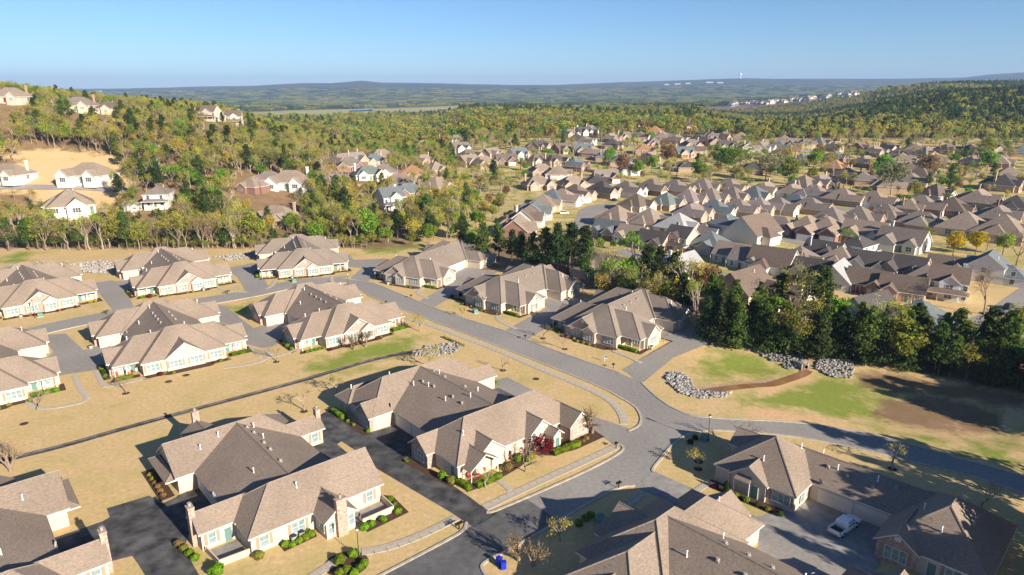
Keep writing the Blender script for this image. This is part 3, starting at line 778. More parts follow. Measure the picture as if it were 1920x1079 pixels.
# the corner house with the gabled front
def corner_house():
    org, ang = (-6.7, 94.6), 41
    root = thing('patio_house', 'large brown roofed corner house with porch gable, flag and dark red tree', 'house', (*org, 0), math.radians(ang), 'single-storey patio houses with long tan roofs')
    B = [(-1.0, 27, 1.8, 13.5, 'x', 'hh', .78, 2.9, SI), (-2.6, 5, 8, 13.6, 'x', 'gn', .78, 2.88, ST), (2.0, 9.1, 1.0, 8, 'y', 'gn', .78, 2.86, SI),
         (0, 6.2, -.4, 5, 'y', 'gn', .66, 2.5, None), (13.3, 20.1, .9, 8, 'y', 'gn', .78, 2.87, SI), (17.3, 19.9, -1.2, 4, 'y', 'gn', .78, 2.84, SI), (21.7, 27.3, -.9, 6, 'y', 'gn', .78, 2.88, ST),
         (-2.6, 24.7, 25.3, 37, 'x', 'hh', .76, 2.9, SI), (-3.4, 4, 25.32, 30.8, 'x', 'gn', .78, 2.88, ST), (-3.2, 5, 33.2, 38.6, 'x', 'hn', .78, 2.86, None), (18, 26.8, 25.25, 30, 'x', 'ng', .78, 2.87, SI),
         (1.7, 21.7, 7.55, 31.1, 'y', 'nn', .438, 2.9, SI)]
    ro = finish(root, B, 'shingle', [(-1.2, 4.6, 34.4, 37.6, -.3, 2.9)])
    wl = [(9.9, 2.25, 'f', 2.4, 3), (15.2, 1.35, 'f', 2.0, 2), (24.5, -.45, 'f', 3.0, 3), (7.0, 1.45, 'f', 2.2, 3), (-2.17, 10.8, 'l', 2.6, 3), (-.55, 5.4, 'l', 1.0, 1), (-2.97, 28.0, 'l', 2.6, 3), (-2.1, 32.2, 'l', 1.2, 1), (26.3, 27.6, 'r', 1.6, 2), (26.6, 5.5, 'r', 2.4, 3)]
    for x, y, f, ww, n in wl: window(root, x, y, .75, f, ww, 1.65, n, f == 'f' and ww < 2.5)
    obj('door', EDOOR, root, (18.6, -.75, .05)); obj('door', EDOOR, root, (-.55, 3.6, .05), FACE['l']); obj('door', EDOOR, root, (3.6, 2.25, .05))
    for x, y in ((.4, 0), (5.8, 0), (.4, 4), (-2.7, 38.1), (-2.7, 35.6)): obj('porch_post', POST, root, (x, y, -.1))
    for y in (17.0, 22.3): obj('garage_door', GDOOR, root, (2.1, y, .03), FACE['l']); obj('garage_door', GDOOR, root, (21.3, y, .03), FACE['r'])
    obj('gable_vent', GV, root, (16.7, 1.3, 4.0)); obj('gable_vent', GV, root, (24.5, -.5, 3.7))
    vents(ro, B, [(3.0, 5.4), (7.8, 27.5), (9.0, 24.2), (8.2, 17.6), (10.2, 34), (11.0, 13.8), (13.5, 27), (15.2, 17), (20.5, 12), (-1, 35.9), (5.2, 31.9)], [(9.2, 26.4), (9.4, 23.0), (9.4, 17.0), (9.2, 14), (13, 24.5), (13.4, 18.6), (13.2, 28.4)])
    obj('satellite_dish', DISH, ro, (1.9, 26.0, top_z(B, 1.9, 26)), 1.0)
    # flag hanging from the porch wall
    fl = MB(); pts = []
    for i in range(7):
        for j in range(5): pts.append((.05 * math.sin(i * 1.1 + j * .5), -.25 - j * .2, 2.0 - i * .22))
    for i in range(6):
        for j in range(4): k = i * 5 + j; fl.face([pts[k], pts[k + 1], pts[k + 6], pts[k + 5]], 2 if (i < 3 and j < 2) else (j % 2))
    fl.tube([(0, 0, 1.9), (0, -1.3, 2.15)], .02, mi=1)
    r2 = obj('flag', fl.mesh('flag', ['flag_red', 'paint_white', 'flag_blue']), None, (*loc_w(org, ang, 9.3, 1.6), 0.3), math.radians(ang))
    tag(r2, 'striped flag hanging beside the porch of the corner house', 'flag')
corner_house()

BDB = [(0, 20.5, 0, 10.2, 'x', 'hg', .78, 2.9, SI), (-4.7, 4, 5.3, 10.7, 'x', 'gn', .74, 2.88, SI), (9.1, 14.3, -3.5, 5, 'y', 'gn', .74, 2.87, SI),
       (-2.9, 18.2, 22, 32.7, 'x', 'gh', .68, 2.9, SI), (13, 21.9, 22.1, 26.9, 'x', 'ng', .72, 2.88, SI), (-4.2, -1.5, 22.6, 32.3, 'y', 'hh', .5, 2.35, None), (2, 7.5, 29, 36.6, 'y', 'ng', .7, 2.87, SI),
       (-.1, 17.4, 4.65, 27.3, 'y', 'nn', .405, 2.9, SI)]
def chimney_house(org, ang, label, mirror=False):
    root = thing('patio_house', label, 'house', (*org, 0), math.radians(ang), 'single-storey patio houses with long tan roofs', (-1, 1, 1) if mirror else None)
    ro = finish(root, BDB, 'shingle')
    for x, y, f, ww, n in [(-2.9, 5.72, 'f', .95, 1), (2.2, .42, 'f', 1.2, 1), (7.0, .42, 'f', 1.9, 2), (18.2, .42, 'f', 1.0, 1), (20.0, 22.52, 'f', 1.1, 1), (-2.48, 29.0, 'l', 1.4, 2), (-2.48, 25, 'l', 1.4, 2)]:
        window(root, x, y, .7, f, ww, 1.7, n)
    for x in (10.2, 13.3): window(root, x, -3.08, .8, 'f', .8, 1.9, 1, False)
    window(root, 9.5, -1.5, .8, 'l', 1.8, 1.6, 3, False)
    obj('door', EDOOR, root, (-.8, 5.7, .05)); obj('gable_vent', GV, root, (11.7, -3.1, 3.6))
    for y in (14.5, 19.6): obj('garage_door', GDOOR, root, (.3, y, .03), FACE['l']); obj('garage_door', GDOOR, root, (16.98, y, .03), FACE['r'])
    chimney(root, 11.7, -3.4, -.2, 5.9, 1.5, .8); chimney(root, -4.6, 8.0, -.2, 6.0, .8, 1.2); chimney(root, 4.75, 36.4, -.2, 6.4, 1.1, .8); chimney(root, 21.6, 24.5, -.2, 5.9, .8, 1.1)
    vents(ro, BDB, [(8.5, 3.5), (5.2, 26), (2, 25), (10.5, 20.5), (5.6, 12), (10.8, 25.4)], [(9.6, 25), (9.8, 22.6), (9.7, 18.2), (9.6, 15.4), (9.3, 10.8)])
    obj('satellite_dish', DISH, ro, (.2, 13.2, top_z(BDB, .2, 13.2)), 2.0)
for o_, a_, q_ in [((-6.7, 94.6), 41, (-4.5, 2.0, 13.7, 25.2)), ((-6.7, 94.6), 41, (21.5, 27, 13.7, 25.2)), ((-34.8, 77.2), 41, (-3, .2, 10.9, 22)), ((-34.8, 77.2), 41, (17.0, 23, 10.3, 22))]:
    sheet('garage_court', [loc_w(o_, a_, *k) for k in ((q_[0], q_[2]), (q_[1], q_[2]), (q_[1], q_[3]), (q_[0], q_[3]))], .044, 'asphalt_dark')
chimney_house((-34.8, 77.2), 41, 'tan roofed house with stone chimneys and fenced front patio, bottom left of centre')
at_ = at(209, 1053, 2.9); p0 = loc_w((0, 0), 41, 4.7, 5.3)
chimney_house((at_[0] - p0[0], at_[1] - p0[1]), 41, 'brown roofed house cut by the lower left corner, chimney at its gable end', True)

def shaded_house():
    org, ang = (32.0, 96.2), -45
    root = thing('patio_house', 'shaded brown roofed duplex with white garage doors behind the white pickup', 'house', (*org, 0), math.radians(ang), 'single-storey patio houses with long tan roofs')
    B = [(0, 13.3, 0, 13.7, 'y', 'hh', .72, 2.9, SI), (2.8, 9.1, -.5, 6, 'y', 'gn', .72, 2.87, SI), (-1.6, 5, 7.8, 13.5, 'x', 'gn', .72, 2.88, SI), (8, 34, 5.5, 15.6, 'x', 'nn', .52, 2.9, SI),
         (24.5, 37.4, -1.3, 14.8, 'y', 'hh', .72, 2.9, SI), (24.3, 29.9, -1.9, 6, 'y', 'gn', .72, 2.88, ST)]
    ro = finish(root, B, 'shingle')
    for x, y, f, ww, n in [(10.9, .42, 'f', 2.6, 3), (27.1, -1.48, 'f', 2.6, 3), (33.5, -.88, 'f', 1.6, 2), (13.0, 3.0, 'r', 1.2, 1)]: window(root, x, y, .75, f, ww, 1.7, n, f == 'f', glass='glass')
    obj('door', EDOOR, root, (7.0, -.1, .05)); obj('door', EDOOR, root, (31.2, -.88, .05)); obj('gable_vent', GV, root, (27.1, -1.5, 3.6))
    # small curved hood over the entry recess
    hd = MB(); hd.extrude([(4.0, -1.1, 2.75), (6.6, -1.1, 2.75), (6.4, .1, 3.35), (4.2, .1, 3.35)], .14); obj('entry_hood', hd.mesh('entry_hood', ['shingle', 'trim']), root)
    for x, y in ((.4, .4), (2.6, .4), (4.1, -1.0), (6.5, -1.0)): obj('porch_post', POST, root, (x, y, -.05))
    for x in (16.7, 21.9): obj('garage_door', GDOOR, root, (x, 5.9, .03))
    vents(ro, B, [(9.5, 9.9), (15.5, 9), (6.6, 3.0), (21, 9.5), (28, 5.8), (31, 2), (12, 12.5)], [(14.2, 8.8), (17.2, 8.4), (20.8, 8.2), (23.5, 9.4), (33.5, 6.2)])
    obj('satellite_dish', DISH, ro, (14.4, 6.0, top_z(B, 14.4, 6)), 2.6)
shaded_house()

# ------------------------------------------------------------------ suburb houses: eight plans, front facing -y
W_, A_ = 'W', 'A'
PLANS = {
 'garage': dict(b=[(-6.4, 6.4, -5, 10, 'y', 'hh', .74, 2.8, W_), (-6.7, -.2, -9, 2, 'y', 'gn', .8, 2.78, A_), (1.2, 6.2, -7, 2, 'y', 'gn', .9, 2.76, A_), (-3, 7.2, 3, 9.5, 'x', 'nh', .74, 2.77, W_)],
      g=[(-3.45, -8.58)], w=[(3.7, -6.58, 'f', 1.8, 2), (5.98, 0, 'r', 1.2, 1), (6.78, 6.2, 'r', 1.2, 1), (-5.98, 5, 'l', 1.2, 1)], d=[(.6, -4.6)]),
 'hip': dict(b=[(-8.5, 8.5, -6, 6, 'x', 'hh', .74, 2.8, W_), (-8.2, -1.8, -9.2, 0, 'y', 'gn', .85, 2.78, A_), (1.5, 7.2, -7.6, 0, 'y', 'gn', .85, 2.76, A_), (-4, 5, 0, 9, 'y', 'nh', .7, 2.77, W_)],
      g=[], w=[(-5, -8.78, 'f', 2.2, 3), (4.3, -7.18, 'f', 2.2, 3), (8.08, 0, 'r', 1.4, 2), (-8.08, 0, 'l', 1.4, 2)], d=[(0, -5.58)], c=(6.5, 2.2, 3, 8.4)),
 'cross': dict(b=[(-7.5, 7.5, -5, 6.5, 'x', 'gg', .8, 2.8, W_), (-6.5, .5, -7.8, 1, 'y', 'gn', .85, 2.78, A_), (1.8, 6.6, -6.4, 1, 'y', 'gn', .95, 2.76, A_), (-1.5, 6.9, 1, 10, 'y', 'nh', .74, 2.77, W_)],
      g=[(-3, -7.38)], w=[(4.2, -5.98, 'f', 1.6, 2), (7.08, 1, 'r', 1.4, 2), (-7.08, 1, 'l', 1.4, 2), (6.48, 6.5, 'r', 1.4, 2)], d=[(1.1, -4.6)], c=(-5, 3.6, 3, 8.9)),
 'two': dict(b=[(-5.5, 5.5, -5, 6, 'x', 'gg', .75, 5.5, W_), (-2.5, 3.6, -5.9, 0, 'y', 'gn', .75, 5.46, W_), (-6, 6, -7.8, -3.5, 'x', 'hh', .5, 2.75, None), (-4.6, 5.2, 4, 12, 'y', 'nh', .7, 2.77, W_)],
      g=[], w=[(-3.9, -4.58, 'f', 1.1, 1), (0.6, -5.48, 'f', 1.8, 2), (4.6, -4.58, 'f', 1.1, 1), (5.08, 0, 'r', 1.2, 1), (4.78, 8, 'r', 1.2, 1)], up=1, d=[(0.2, -4.58)], p=[(-5.5, -7.4), (-2, -7.4), (2, -7.4), (5.5, -7.4)], c=(3.4, 2.5, 6, 10.3)),
 'pyramid': dict(b=[(-7.2, 7.2, -6, 8.2, 'y', 'hh', .72, 2.8, W_), (-8.4, 0, -2, 5, 'x', 'hn', .72, 2.77, W_), (-2, 4.5, -7.8, 0, 'y', 'gn', .8, 2.78, A_)],
      g=[], w=[(1.2, -7.38, 'f', 2.2, 3), (6.78, -1, 'r', 1.6, 2), (6.78, 4, 'r', 1.6, 2), (-7.9, 1.5, 'l', 1.6, 2), (-4.6, -5.58, 'f', 1.4, 2)], d=[(5.6, -5.58)]),
 'gable': dict(b=[(-6.5, 6.5, -7, 8.5, 'y', 'gg', .88, 3.0, W_), (-9.5, 0, -1, 6, 'x', 'hn', .7, 2.8, W_)],
      g=[], w=[(-3, -6.58, 'f', 1.4, 2), (3, -6.58, 'f', 1.4, 2), (6.08, -3, 'r', 1.2, 1), (6.08, 3, 'r', 1.2, 1), (0, -6.58, 'f', 1.0, 1)], d=[(.0, -6.58)]),
 'porch': dict(b=[(-6.6, 6.6, -5.5, 6, 'x', 'gg', .72, 3.0, W_), (.3, 5.8, -7.0, 1, 'y', 'gn', .8, 2.96, A_), (-4, 5, 2, 10, 'y', 'nh', .7, 2.8, W_)],
      g=[], w=[(2.0, -6.58, 'f', .9, 1), (4.1, -6.58, 'f', .9, 1), (6.18, 0, 'r', 1.2, 1), (-4.4, -5.08, 'f', 1.2, 1)], d=[(-1.6, -5.08)], p=[(-6.1, -6.6), (-3.2, -6.6)]),
 'white2': dict(b=[(-5, 5, -6, 6.5, 'y', 'hh', .62, 5.3, W_), (-5.2, 5.2, -8.2, -4.5, 'x', 'hh', .5, 2.7, None), (-6.8, 1, 2, 8, 'x', 'hn', .7, 2.8, W_)],
      g=[], w=[(-2.6, -5.58, 'f', 1.1, 1), (2.6, -5.58, 'f', 1.1, 1), (4.58, -2, 'r', 1.1, 1), (4.58, 3, 'r', 1.1, 1)], up=1, d=[(0, -5.58)], p=[(-4.8, -7.8), (0, -7.8), (4.8, -7.8)]),
}
PM = {}
for k, pl in PLANS.items():
    rb, wb = MB(), MB()
    for b in pl['b']: roof_block(rb, b); wall_block(wb, b, ['W', 'A'], -1.5)
    PM[k] = (rb.mesh(k + '_roof', ['roof_taupe', 'trim']), wb.mesh(k + '_wall', ['brick_tan', 'brick_tan']))
cm = {}
for nm in ('brick_red', 'brick_tan', 'siding_white', 'siding_blue'):
    c = MB(); c.box(-.45, .45, -.35, .35, 0, 1); c.box(-.55, .55, -.45, .45, .9, 1.0); cm[nm] = c.mesh('chimney', [nm])
def setm(o, i, m):
    s = o.material_slots[i]; s.link = 'OBJECT'; s.material = MATS[m]
ROOFW = dict(taupe='taupe', brown='brown', dark='dark', grey='grey', blue='blue grey', pale='pale grey', orange='orange', mauve='mauve grey', teal='green grey')
WALLW = dict(brick_red='red brick', brick_tan='tan brick', siding_white='white', siding_blue='pale blue', siding_tan='tan', siding_green='dark green', siding='cream')
PLANW = dict(garage='front garage gable', hip='twin front gables', cross='crossed gables', two='two storeys and a porch', pyramid='a hipped roof', gable='one tall gable', porch='a front porch gable', white2='two storeys and a low porch')
HOUSES = []
def house(x, y, plan, rot, roof, wall, acc=None, s=1.0, label='', group='', z=4.0, detail=2, terrain=False, sx=1.0):
    if terrain:
        X, Y = at(x, y); Z = h1(X, Y)
    else:
        X, Y = at(x, y, None, z); Z = h1(X, Y)
    root = thing('house', label, 'house', (X, Y, Z), math.radians(rot), group, (s * sx, s, s))
    pl = PLANS[plan]; rm, wm = PM[plan]
    ro = obj('roof', rm, root); setm(ro, 0, 'roof_' + roof)
    wo_ = obj('wall', wm, root); setm(wo_, 0, wall); setm(wo_, 1, acc or wall)
    for gx, gy in pl['g']: obj('garage_door', GDOORW if RNG.random() < .75 else GDOORB, root, (gx, gy, .02))
    for k, q in enumerate(pl['w']):
        if detail < 2 and k > 2: break
        xx, yy, f, ww, n = q
        glass = 'glass_dark' if 'white' in wall or 'blue' in wall or RNG.random() < .5 else 'glass'
        window(root, xx, yy, .8, f, ww, 1.5, n, False, glass=glass)
        if pl.get('up'): window(root, xx, yy, 3.5, f, ww, 1.4, n, False, glass=glass)
    if detail > 0:
        for dx, dy in pl['d']: obj('door', RDOOR if RNG.random() < .3 else EDOOR, root, (dx, dy, .05))
        for q in pl.get('p', ()): obj('porch_post', POST, root, (*q, 0))
        if 'c' in pl and RNG.random() < .8:
            cx, cy_, z0, z1 = pl['c']
            obj('chimney', cm[wall if wall in cm else 'brick_tan'], ro, (cx, cy_, z0), 0, (1, 1, z1 - z0))
        if detail == 2: obj('vent_pipe', PIPE, ro, (1.5, 3.0, top_z(pl['b'], 1.5, 3.0)))
    HOUSES.append((X, Y, 9.5 * s))
    return root
BT, BR, WH, BL, TN, GRN, CR = 'brick_tan', 'brick_red', 'siding_white', 'siding_blue', 'siding_tan', 'siding_green', 'siding'
def row(desc, group, items, rot=43, s=1.0, detail=2, jit=4):
    items = sorted(items, key=lambda t: t[0])
    for i, it in enumerate(items):
        x, y, plan, roof, wall = it[:5]
        if wall == BR and RNG.random() < .4: wall = RNG.choice([TN, CR, BT, WH])
        if roof in ('grey', 'taupe') and RNG.random() < .4: roof = RNG.choice(['taupe', 'grey', 'mauve', 'dark', 'brown', 'grey', 'blue'])
        o = it[5] if len(it) > 5 else {}
        lab = '%s roofed %s house, %s from left %s' % (ROOFW[roof], WALLW[wall], ORD[i], desc)
        house(x, y, plan, o.get('rot', rot) + RNG.uniform(-jit, jit), roof, wall, o.get('acc'), o.get('s', s) * (1.14 if detail == 2 and 'pine' not in desc else 1.12 if detail < 2 else 1.0), lab, group, detail=detail, sx=o.get('sx', RNG.choice([1, -1, 1])))
R = lambda r, **k: dict(rot=r, **k)
row('round the cul-de-sac', 'houses round the cul-de-sac', [
    (972, 424, 'cross', 'taupe', BR, R(80)), (990, 405, 'cross', 'brown', WH, R(78)), (1005, 393, 'cross', 'blue', WH, R(76)), (1022, 380, 'pyramid', 'taupe', TN, R(74)), (1040, 369, 'pyramid', 'taupe', TN, R(66)),
    (1063, 369, 'garage', 'taupe', WH, R(60))], s=.95)
row('in the row above the cul-de-sac', 'gabled houses above the cul-de-sac', [
    (1086, 362, 'garage', 'brown', BT), (1135, 356, 'garage', 'dark', BT), (1182, 355, 'garage', 'grey', WH, R(43, acc=WH)), (1228, 351, 'garage', 'grey', BR), (1273, 352, 'garage', 'grey', BT), (1322, 349, 'pyramid', 'grey', BT),
    (1374, 350, 'garage', 'taupe', BT), (1436, 352, 'hip', 'taupe', BR, R(43, s=.9)), (1486, 356, 'hip', 'taupe', BL, R(43, s=.9)), (1535, 362, 'garage', 'taupe', BL), (1589, 370, 'garage', 'taupe', BT), (1648, 375, 'garage', 'taupe', BL, R(43, acc=BL)),
    (1708, 383, 'hip', 'taupe', BT, R(43, s=.85)), (1738, 384, 'garage', 'taupe', BR), (1790, 388, 'pyramid', 'taupe', BR), (1834, 374, 'hip', 'taupe', BR, R(40, s=1.15))])
row('in the hipped row behind the garages', 'hipped houses behind the brick garages', [
    (1198, 380, 'pyramid', 'brown', BR), (1253, 377, 'pyramid', 'teal', BT), (1295, 371, 'pyramid', 'grey', BT), (1337, 368, 'pyramid', 'grey', BR), (1378, 366, 'pyramid', 'grey', BT), (1419, 364, 'pyramid', 'grey', BR)], s=.95)
row('in the row of brick garages', 'brick houses with front garages', [
    (1298, 396, 'hip', 'mauve', BT, R(43, s=.95)), (1349, 391, 'garage', 'grey', BR), (1392, 389, 'garage', 'grey', BT), (1430, 386, 'garage', 'grey', BT), (1467, 385, 'garage', 'grey', BR), (1502, 380, 'garage', 'grey', BT), (1527, 385, 'garage', 'grey', BT)], s=.93)
row('in the row below the brick garages', 'houses below the brick garages', [
    (1162, 406, 'pyramid', 'taupe', CR), (1222, 411, 'pyramid', 'taupe', TN), (1277, 421, 'pyramid', 'pale', WH), (1327, 425, 'hip', 'mauve', BL, R(43, s=.75)), (1364, 426, 'white2', 'blue', WH, R(130)), (1415, 432, 'gable', 'brown', WH, R(132, s=1.1, sx=1)),
    (1462, 419, 'hip', 'grey', TN, R(-45, s=.85)), (1508, 425, 'garage', 'taupe', BR, R(-45)), (1547, 428, 'garage', 'taupe', BR, R(-45)), (1564, 409, 'pyramid', 'grey', BR), (1616, 407, 'pyramid', 'grey', BR), (1667, 403, 'pyramid', 'grey', TN),
    (1622, 434, 'cross', 'taupe', BR, R(-45)), (1692, 449, 'cross', 'taupe', BR, R(-45)), (1728, 413, 'hip', 'grey', BT, R(135, s=.95)), (1816, 424, 'pyramid', 'taupe', BR, R(43, s=1.15)), (1872, 402, 'hip', 'taupe', BR), (1888, 433, 'pyramid', 'taupe', BT, R(43, s=1.2))])
row('in the pale row beyond pines', 'pale walled houses beyond the pines', [
    (1145, 427, 'cross', 'taupe', GRN, R(-40)), (1187, 436, 'porch', 'taupe', WH, R(-42)), (1227, 446, 'porch', 'dark', BT, R(-42)), (1277, 448, 'two', 'dark', TN, R(-42, s=.95)), (1330, 452, 'pyramid', 'taupe', CR, R(-42)), (1377, 470, 'porch', 'taupe', WH, R(-42)),
    (1408, 480, 'porch', 'grey', BL, R(-42)), (1454, 488, 'gable', 'brown', WH, R(45)), (1505, 482, 'pyramid', 'taupe', TN), (1520, 499, 'cross', 'dark', TN, R(-42, s=.9)), (1568, 513, 'gable', 'pale', WH, R(-42, s=.9)), (1548, 464, 'cross', 'dark', BL, R(135, s=.9)),
    (1582, 482, 'pyramid', 'taupe', CR), (1609, 463, 'white2', 'taupe', BL, R(125)), (1628, 488, 'cross', 'dark', WH, R(-42)), (1694, 496, 'cross', 'dark', BT, R(-42)), (1630, 522, 'porch', 'brown', BR, R(-38)), (1694, 534, 'porch', 'brown', BT, R(-38)),
    (1778, 532, 'two', 'brown', BL, R(-38)), (1783, 494, 'cross', 'brown', BT, R(135, s=.9)), (1849, 502, 'two', 'blue', WH, R(-130)), (1736, 510, 'pyramid', 'taupe', TN, R(-42, s=.8))], s=.98)
row('right behind the pine belt', 'houses right behind the pine belt', [
    (1118, 490, 'porch', 'grey', WH, R(135)), (1170, 500, 'porch', 'grey', CR, R(135)), (1243, 484, 'cross', 'pale', WH, R(135, s=.9)), (1283, 492, 'gable', 'pale', WH, R(135, s=.85)), (1392, 535, 'gable', 'brown', TN, R(-50, s=1.05, sx=1)), (1632, 578, 'gable', 'dark', WH, R(120, s=.95)),
    (1726, 592, 'pyramid', 'blue', WH, R(130, s=1.1)), (1836, 628, 'hip', 'grey', CR, R(135, s=.9)), (1480, 548, 'cross', 'brown', WH, R(135, s=.9)), (1060, 478, 'pyramid', 'taupe', BR, R(140))])
row('in the far right streets', 'brick houses in the far right streets', [
    (1664, 276, 'hip', 'taupe', BR), (1718, 277, 'hip', 'taupe', BR), (1688, 288, 'pyramid', 'grey', BT), (1691, 296, 'hip', 'taupe', BR), (1737, 287, 'pyramid', 'grey', BR), (1748, 301, 'hip', 'taupe', BR), (1777, 279, 'hip', 'brown', BR), (1819, 280, 'hip', 'dark', BR),
    (1875, 281, 'cross', 'dark', BR), (1913, 283, 'hip', 'blue', BT), (1826, 302, 'hip', 'grey', BR), (1856, 296, 'hip', 'taupe', BT), (1878, 303, 'pyramid', 'taupe', BT), (1704, 315, 'hip', 'brown', BR), (1730, 325, 'pyramid', 'brown', BR), (1709, 337, 'hip', 'grey', BR),
    (1884, 344, 'hip', 'dark', BR, R(43, s=1.25)), (1896, 325, 'pyramid', 'taupe', BR), (1758, 361, 'pyramid', 'brown', BR), (1908, 384, 'pyramid', 'dark', BR)], detail=1, jit=25)
row('in the far middle streets', 'houses in the far middle streets', [
    (1405, 276, 'cross', 'grey', WH), (1433, 276, 'cross', 'taupe', WH), (1465, 275, 'garage', 'blue', BT), (1484, 274, 'cross', 'brown', BR), (1511, 267, 'hip', 'grey', TN), (1539, 267, 'pyramid', 'grey', BT), (1568, 274, 'hip', 'taupe', BR), (1614, 276, 'cross', 'brown', BR),
    (1567, 293, 'hip', 'blue', BR), (1623, 302, 'hip', 'grey', BR), (1507, 298, 'hip', 'taupe', BT), (1569, 312, 'pyramid', 'orange', BR), (1587, 326, 'hip', 'taupe', BT), (1619, 333, 'hip', 'taupe', BT), (1511, 343, 'pyramid', 'taupe', BT), (1411, 314, 'hip', 'dark', BT),
    (1473, 263, 'pyramid', 'taupe', BT), (1457, 291, 'pyramid', 'dark', BT), (1641, 283, 'hip', 'taupe', BT), (1540, 340, 'hip', 'grey', BT), (1665, 345, 'hip', 'taupe', BT)], detail=1, jit=30)
row('in the streets before the dark woods', 'houses before the dark woods', [
    (1174, 255, 'hip', 'grey', BT), (1201, 255, 'hip', 'taupe', BR), (1230, 245, 'pyramid', 'orange', BT), (1243, 255, 'hip', 'taupe', BR), (1261, 234, 'cross', 'dark', BT), (1298, 235, 'hip', 'brown', BR), (1226, 268, 'pyramid', 'taupe', BT), (1155, 268, 'hip', 'taupe', BT),
    (1207, 279, 'hip', 'orange', BT), (1269, 261, 'hip', 'grey', BT), (1296, 270, 'hip', 'grey', BT), (1313, 260, 'hip', 'grey', BR), (1335, 254, 'hip', 'taupe', BT), (1344, 266, 'cross', 'dark', BT), (1363, 273, 'cross', 'dark', BT), (1358, 255, 'hip', 'brown', BR),
    (1391, 257, 'pyramid', 'taupe', BT), (1283, 285, 'cross', 'blue', BT), (1301, 280, 'hip', 'brown', BR), (1218, 296, 'cross', 'taupe', BT), (1161, 300, 'hip', 'blue', BT), (1182, 316, 'pyramid', 'pale', WH), (1287, 310, 'hip', 'dark', BT), (1197, 231, 'hip', 'grey', BT)], detail=1, jit=40)
row('in the streets left of the cul-de-sac', 'houses in the leafy middle streets', [
    (922, 287, 'cross', 'taupe', BT), (972, 288, 'cross', 'taupe', WH), (949, 299, 'cross', 'brown', BR), (1008, 299, 'hip', 'brown', BR), (1011, 273, 'cross', 'dark', BT), (1040, 300, 'hip', 'dark', BT), (1080, 308, 'hip', 'blue', BR), (1015, 318, 'hip', 'taupe', BT),
    (1049, 323, 'pyramid', 'taupe', WH), (1054, 278, 'cross', 'brown', BR), (1072, 272, 'hip', 'grey', BT), (1111, 284, 'hip', 'taupe', BT), (1095, 280, 'cross', 'blue', BT), (1068, 250, 'hip', 'taupe', BT), (1095, 246, 'cross', 'grey', WH), (1109, 243, 'cross', 'grey', WH),
    (1146, 258, 'hip', 'taupe', BR), (1150, 270, 'pyramid', 'grey', BT), (1083, 260, 'pyramid', 'dark', BT), (1098, 264, 'hip', 'grey', WH), (1137, 330, 'cross', 'grey', BR), (1008, 342, 'hip', 'taupe', BT), (1073, 342, 'hip', 'taupe', BT), (1119, 339, 'hip', 'taupe', BT), (1136, 291, 'hip', 'blue', BT)], detail=1, jit=40)
row('in the streets beside the hill', 'houses beside the wooded hill', [
    (715, 292, 'hip', 'taupe', BT, R(10, s=1.1)), (663, 298, 'cross', 'taupe', BT), (657, 308, 'hip', 'taupe', BR, R(30)), (690, 323, 'hip', 'teal', WH, R(10)), (720, 320, 'pyramid', 'grey', WH, R(10)), (772, 323, 'pyramid', 'orange', BT, R(10)), (793, 300, 'hip', 'taupe', BT),
    (818, 316, 'pyramid', 'taupe', BT), (748, 338, 'hip', 'taupe', BR, R(20)), (732, 376, 'two', 'taupe', WH, R(50)), (740, 248, 'hip', 'dark', BT), (741, 256, 'hip', 'taupe', BT), (757, 258, 'pyramid', 'grey', BT), (793, 271, 'hip', 'taupe', BT), (815, 245, 'pyramid', 'dark', BT),
    (837, 261, 'hip', 'grey', BT), (854, 261, 'hip', 'grey', BT), (877, 290, 'hip', 'brown', BT), (863, 276, 'cross', 'grey', WH), (879, 301, 'cross', 'taupe', BT), (907, 303, 'hip', 'taupe', BT), (836, 243, 'pyramid', 'orange', BT), (856, 233, 'cross', 'taupe', WH), (871, 231, 'hip', 'taupe', BT),
    (820, 346, 'pyramid', 'taupe', BT), (765, 357, 'hip', 'grey', BR), (545, 338, 'hip', 'taupe', BR, R(-10, s=1.15)), (470, 343, 'pyramid', 'taupe', BR, R(-10, s=.8)), (505, 330, 'hip', 'grey', BT, R(-10, s=.8)), (520, 402, 'hip', 'taupe', BT, R(5)), (640, 300, 'hip', 'taupe', BT), (700, 300, 'hip', 'taupe', BT)], jit=20, detail=1)
# houses on the left hill, and along its crest
for x, y, plan, rot, roof, wall, s, lab, z in [
    (22, 338, 'hip', -8, 'taupe', WH, 1.15, 'taupe roofed white house at the left edge of the hillside clearing', 0), (172, 340, 'hip', -6, 'taupe', WH, 1.3, 'taupe roofed white house with white chimney on the hillside clearing', 0),
    (135, 398, 'pyramid', 35, 'taupe', WH, 1.35, 'white walled house with blank side below the hillside road', 0), (300, 385, 'white2', 10, 'grey', WH, 1.1, 'tall grey roofed house among trees right of the hillside clearing', 0), (250, 392, 'pyramid', 25, 'pale', WH, .55, 'small white shed beside the tall grey roofed house', 0),
    (24, 192, 'hip', 0, 'taupe', CR, 1.25, 'large taupe roofed house with deck on the hill crest at the left edge', 0), (152, 208, 'hip', 5, 'grey', TN, 1.2, 'grey roofed house half hidden on the hill crest', 0), (205, 212, 'pyramid', 5, 'brown', TN, 1.0, 'brown roofed house hidden by trees on the hill crest', 0),
    (395, 226, 'two', -5, 'brown', CR, 1.0, 'dark roofed cream house of two storeys on the hill shoulder', 0), (440, 234, 'two', 15, 'brown', CR, 1.0, 'dark roofed cream house at the right end of the hill shoulder', 0)]:
    house(x, y, plan, rot, roof, wall, None, s, lab, 'houses on the wooded left hill', terrain=True, sx=1)
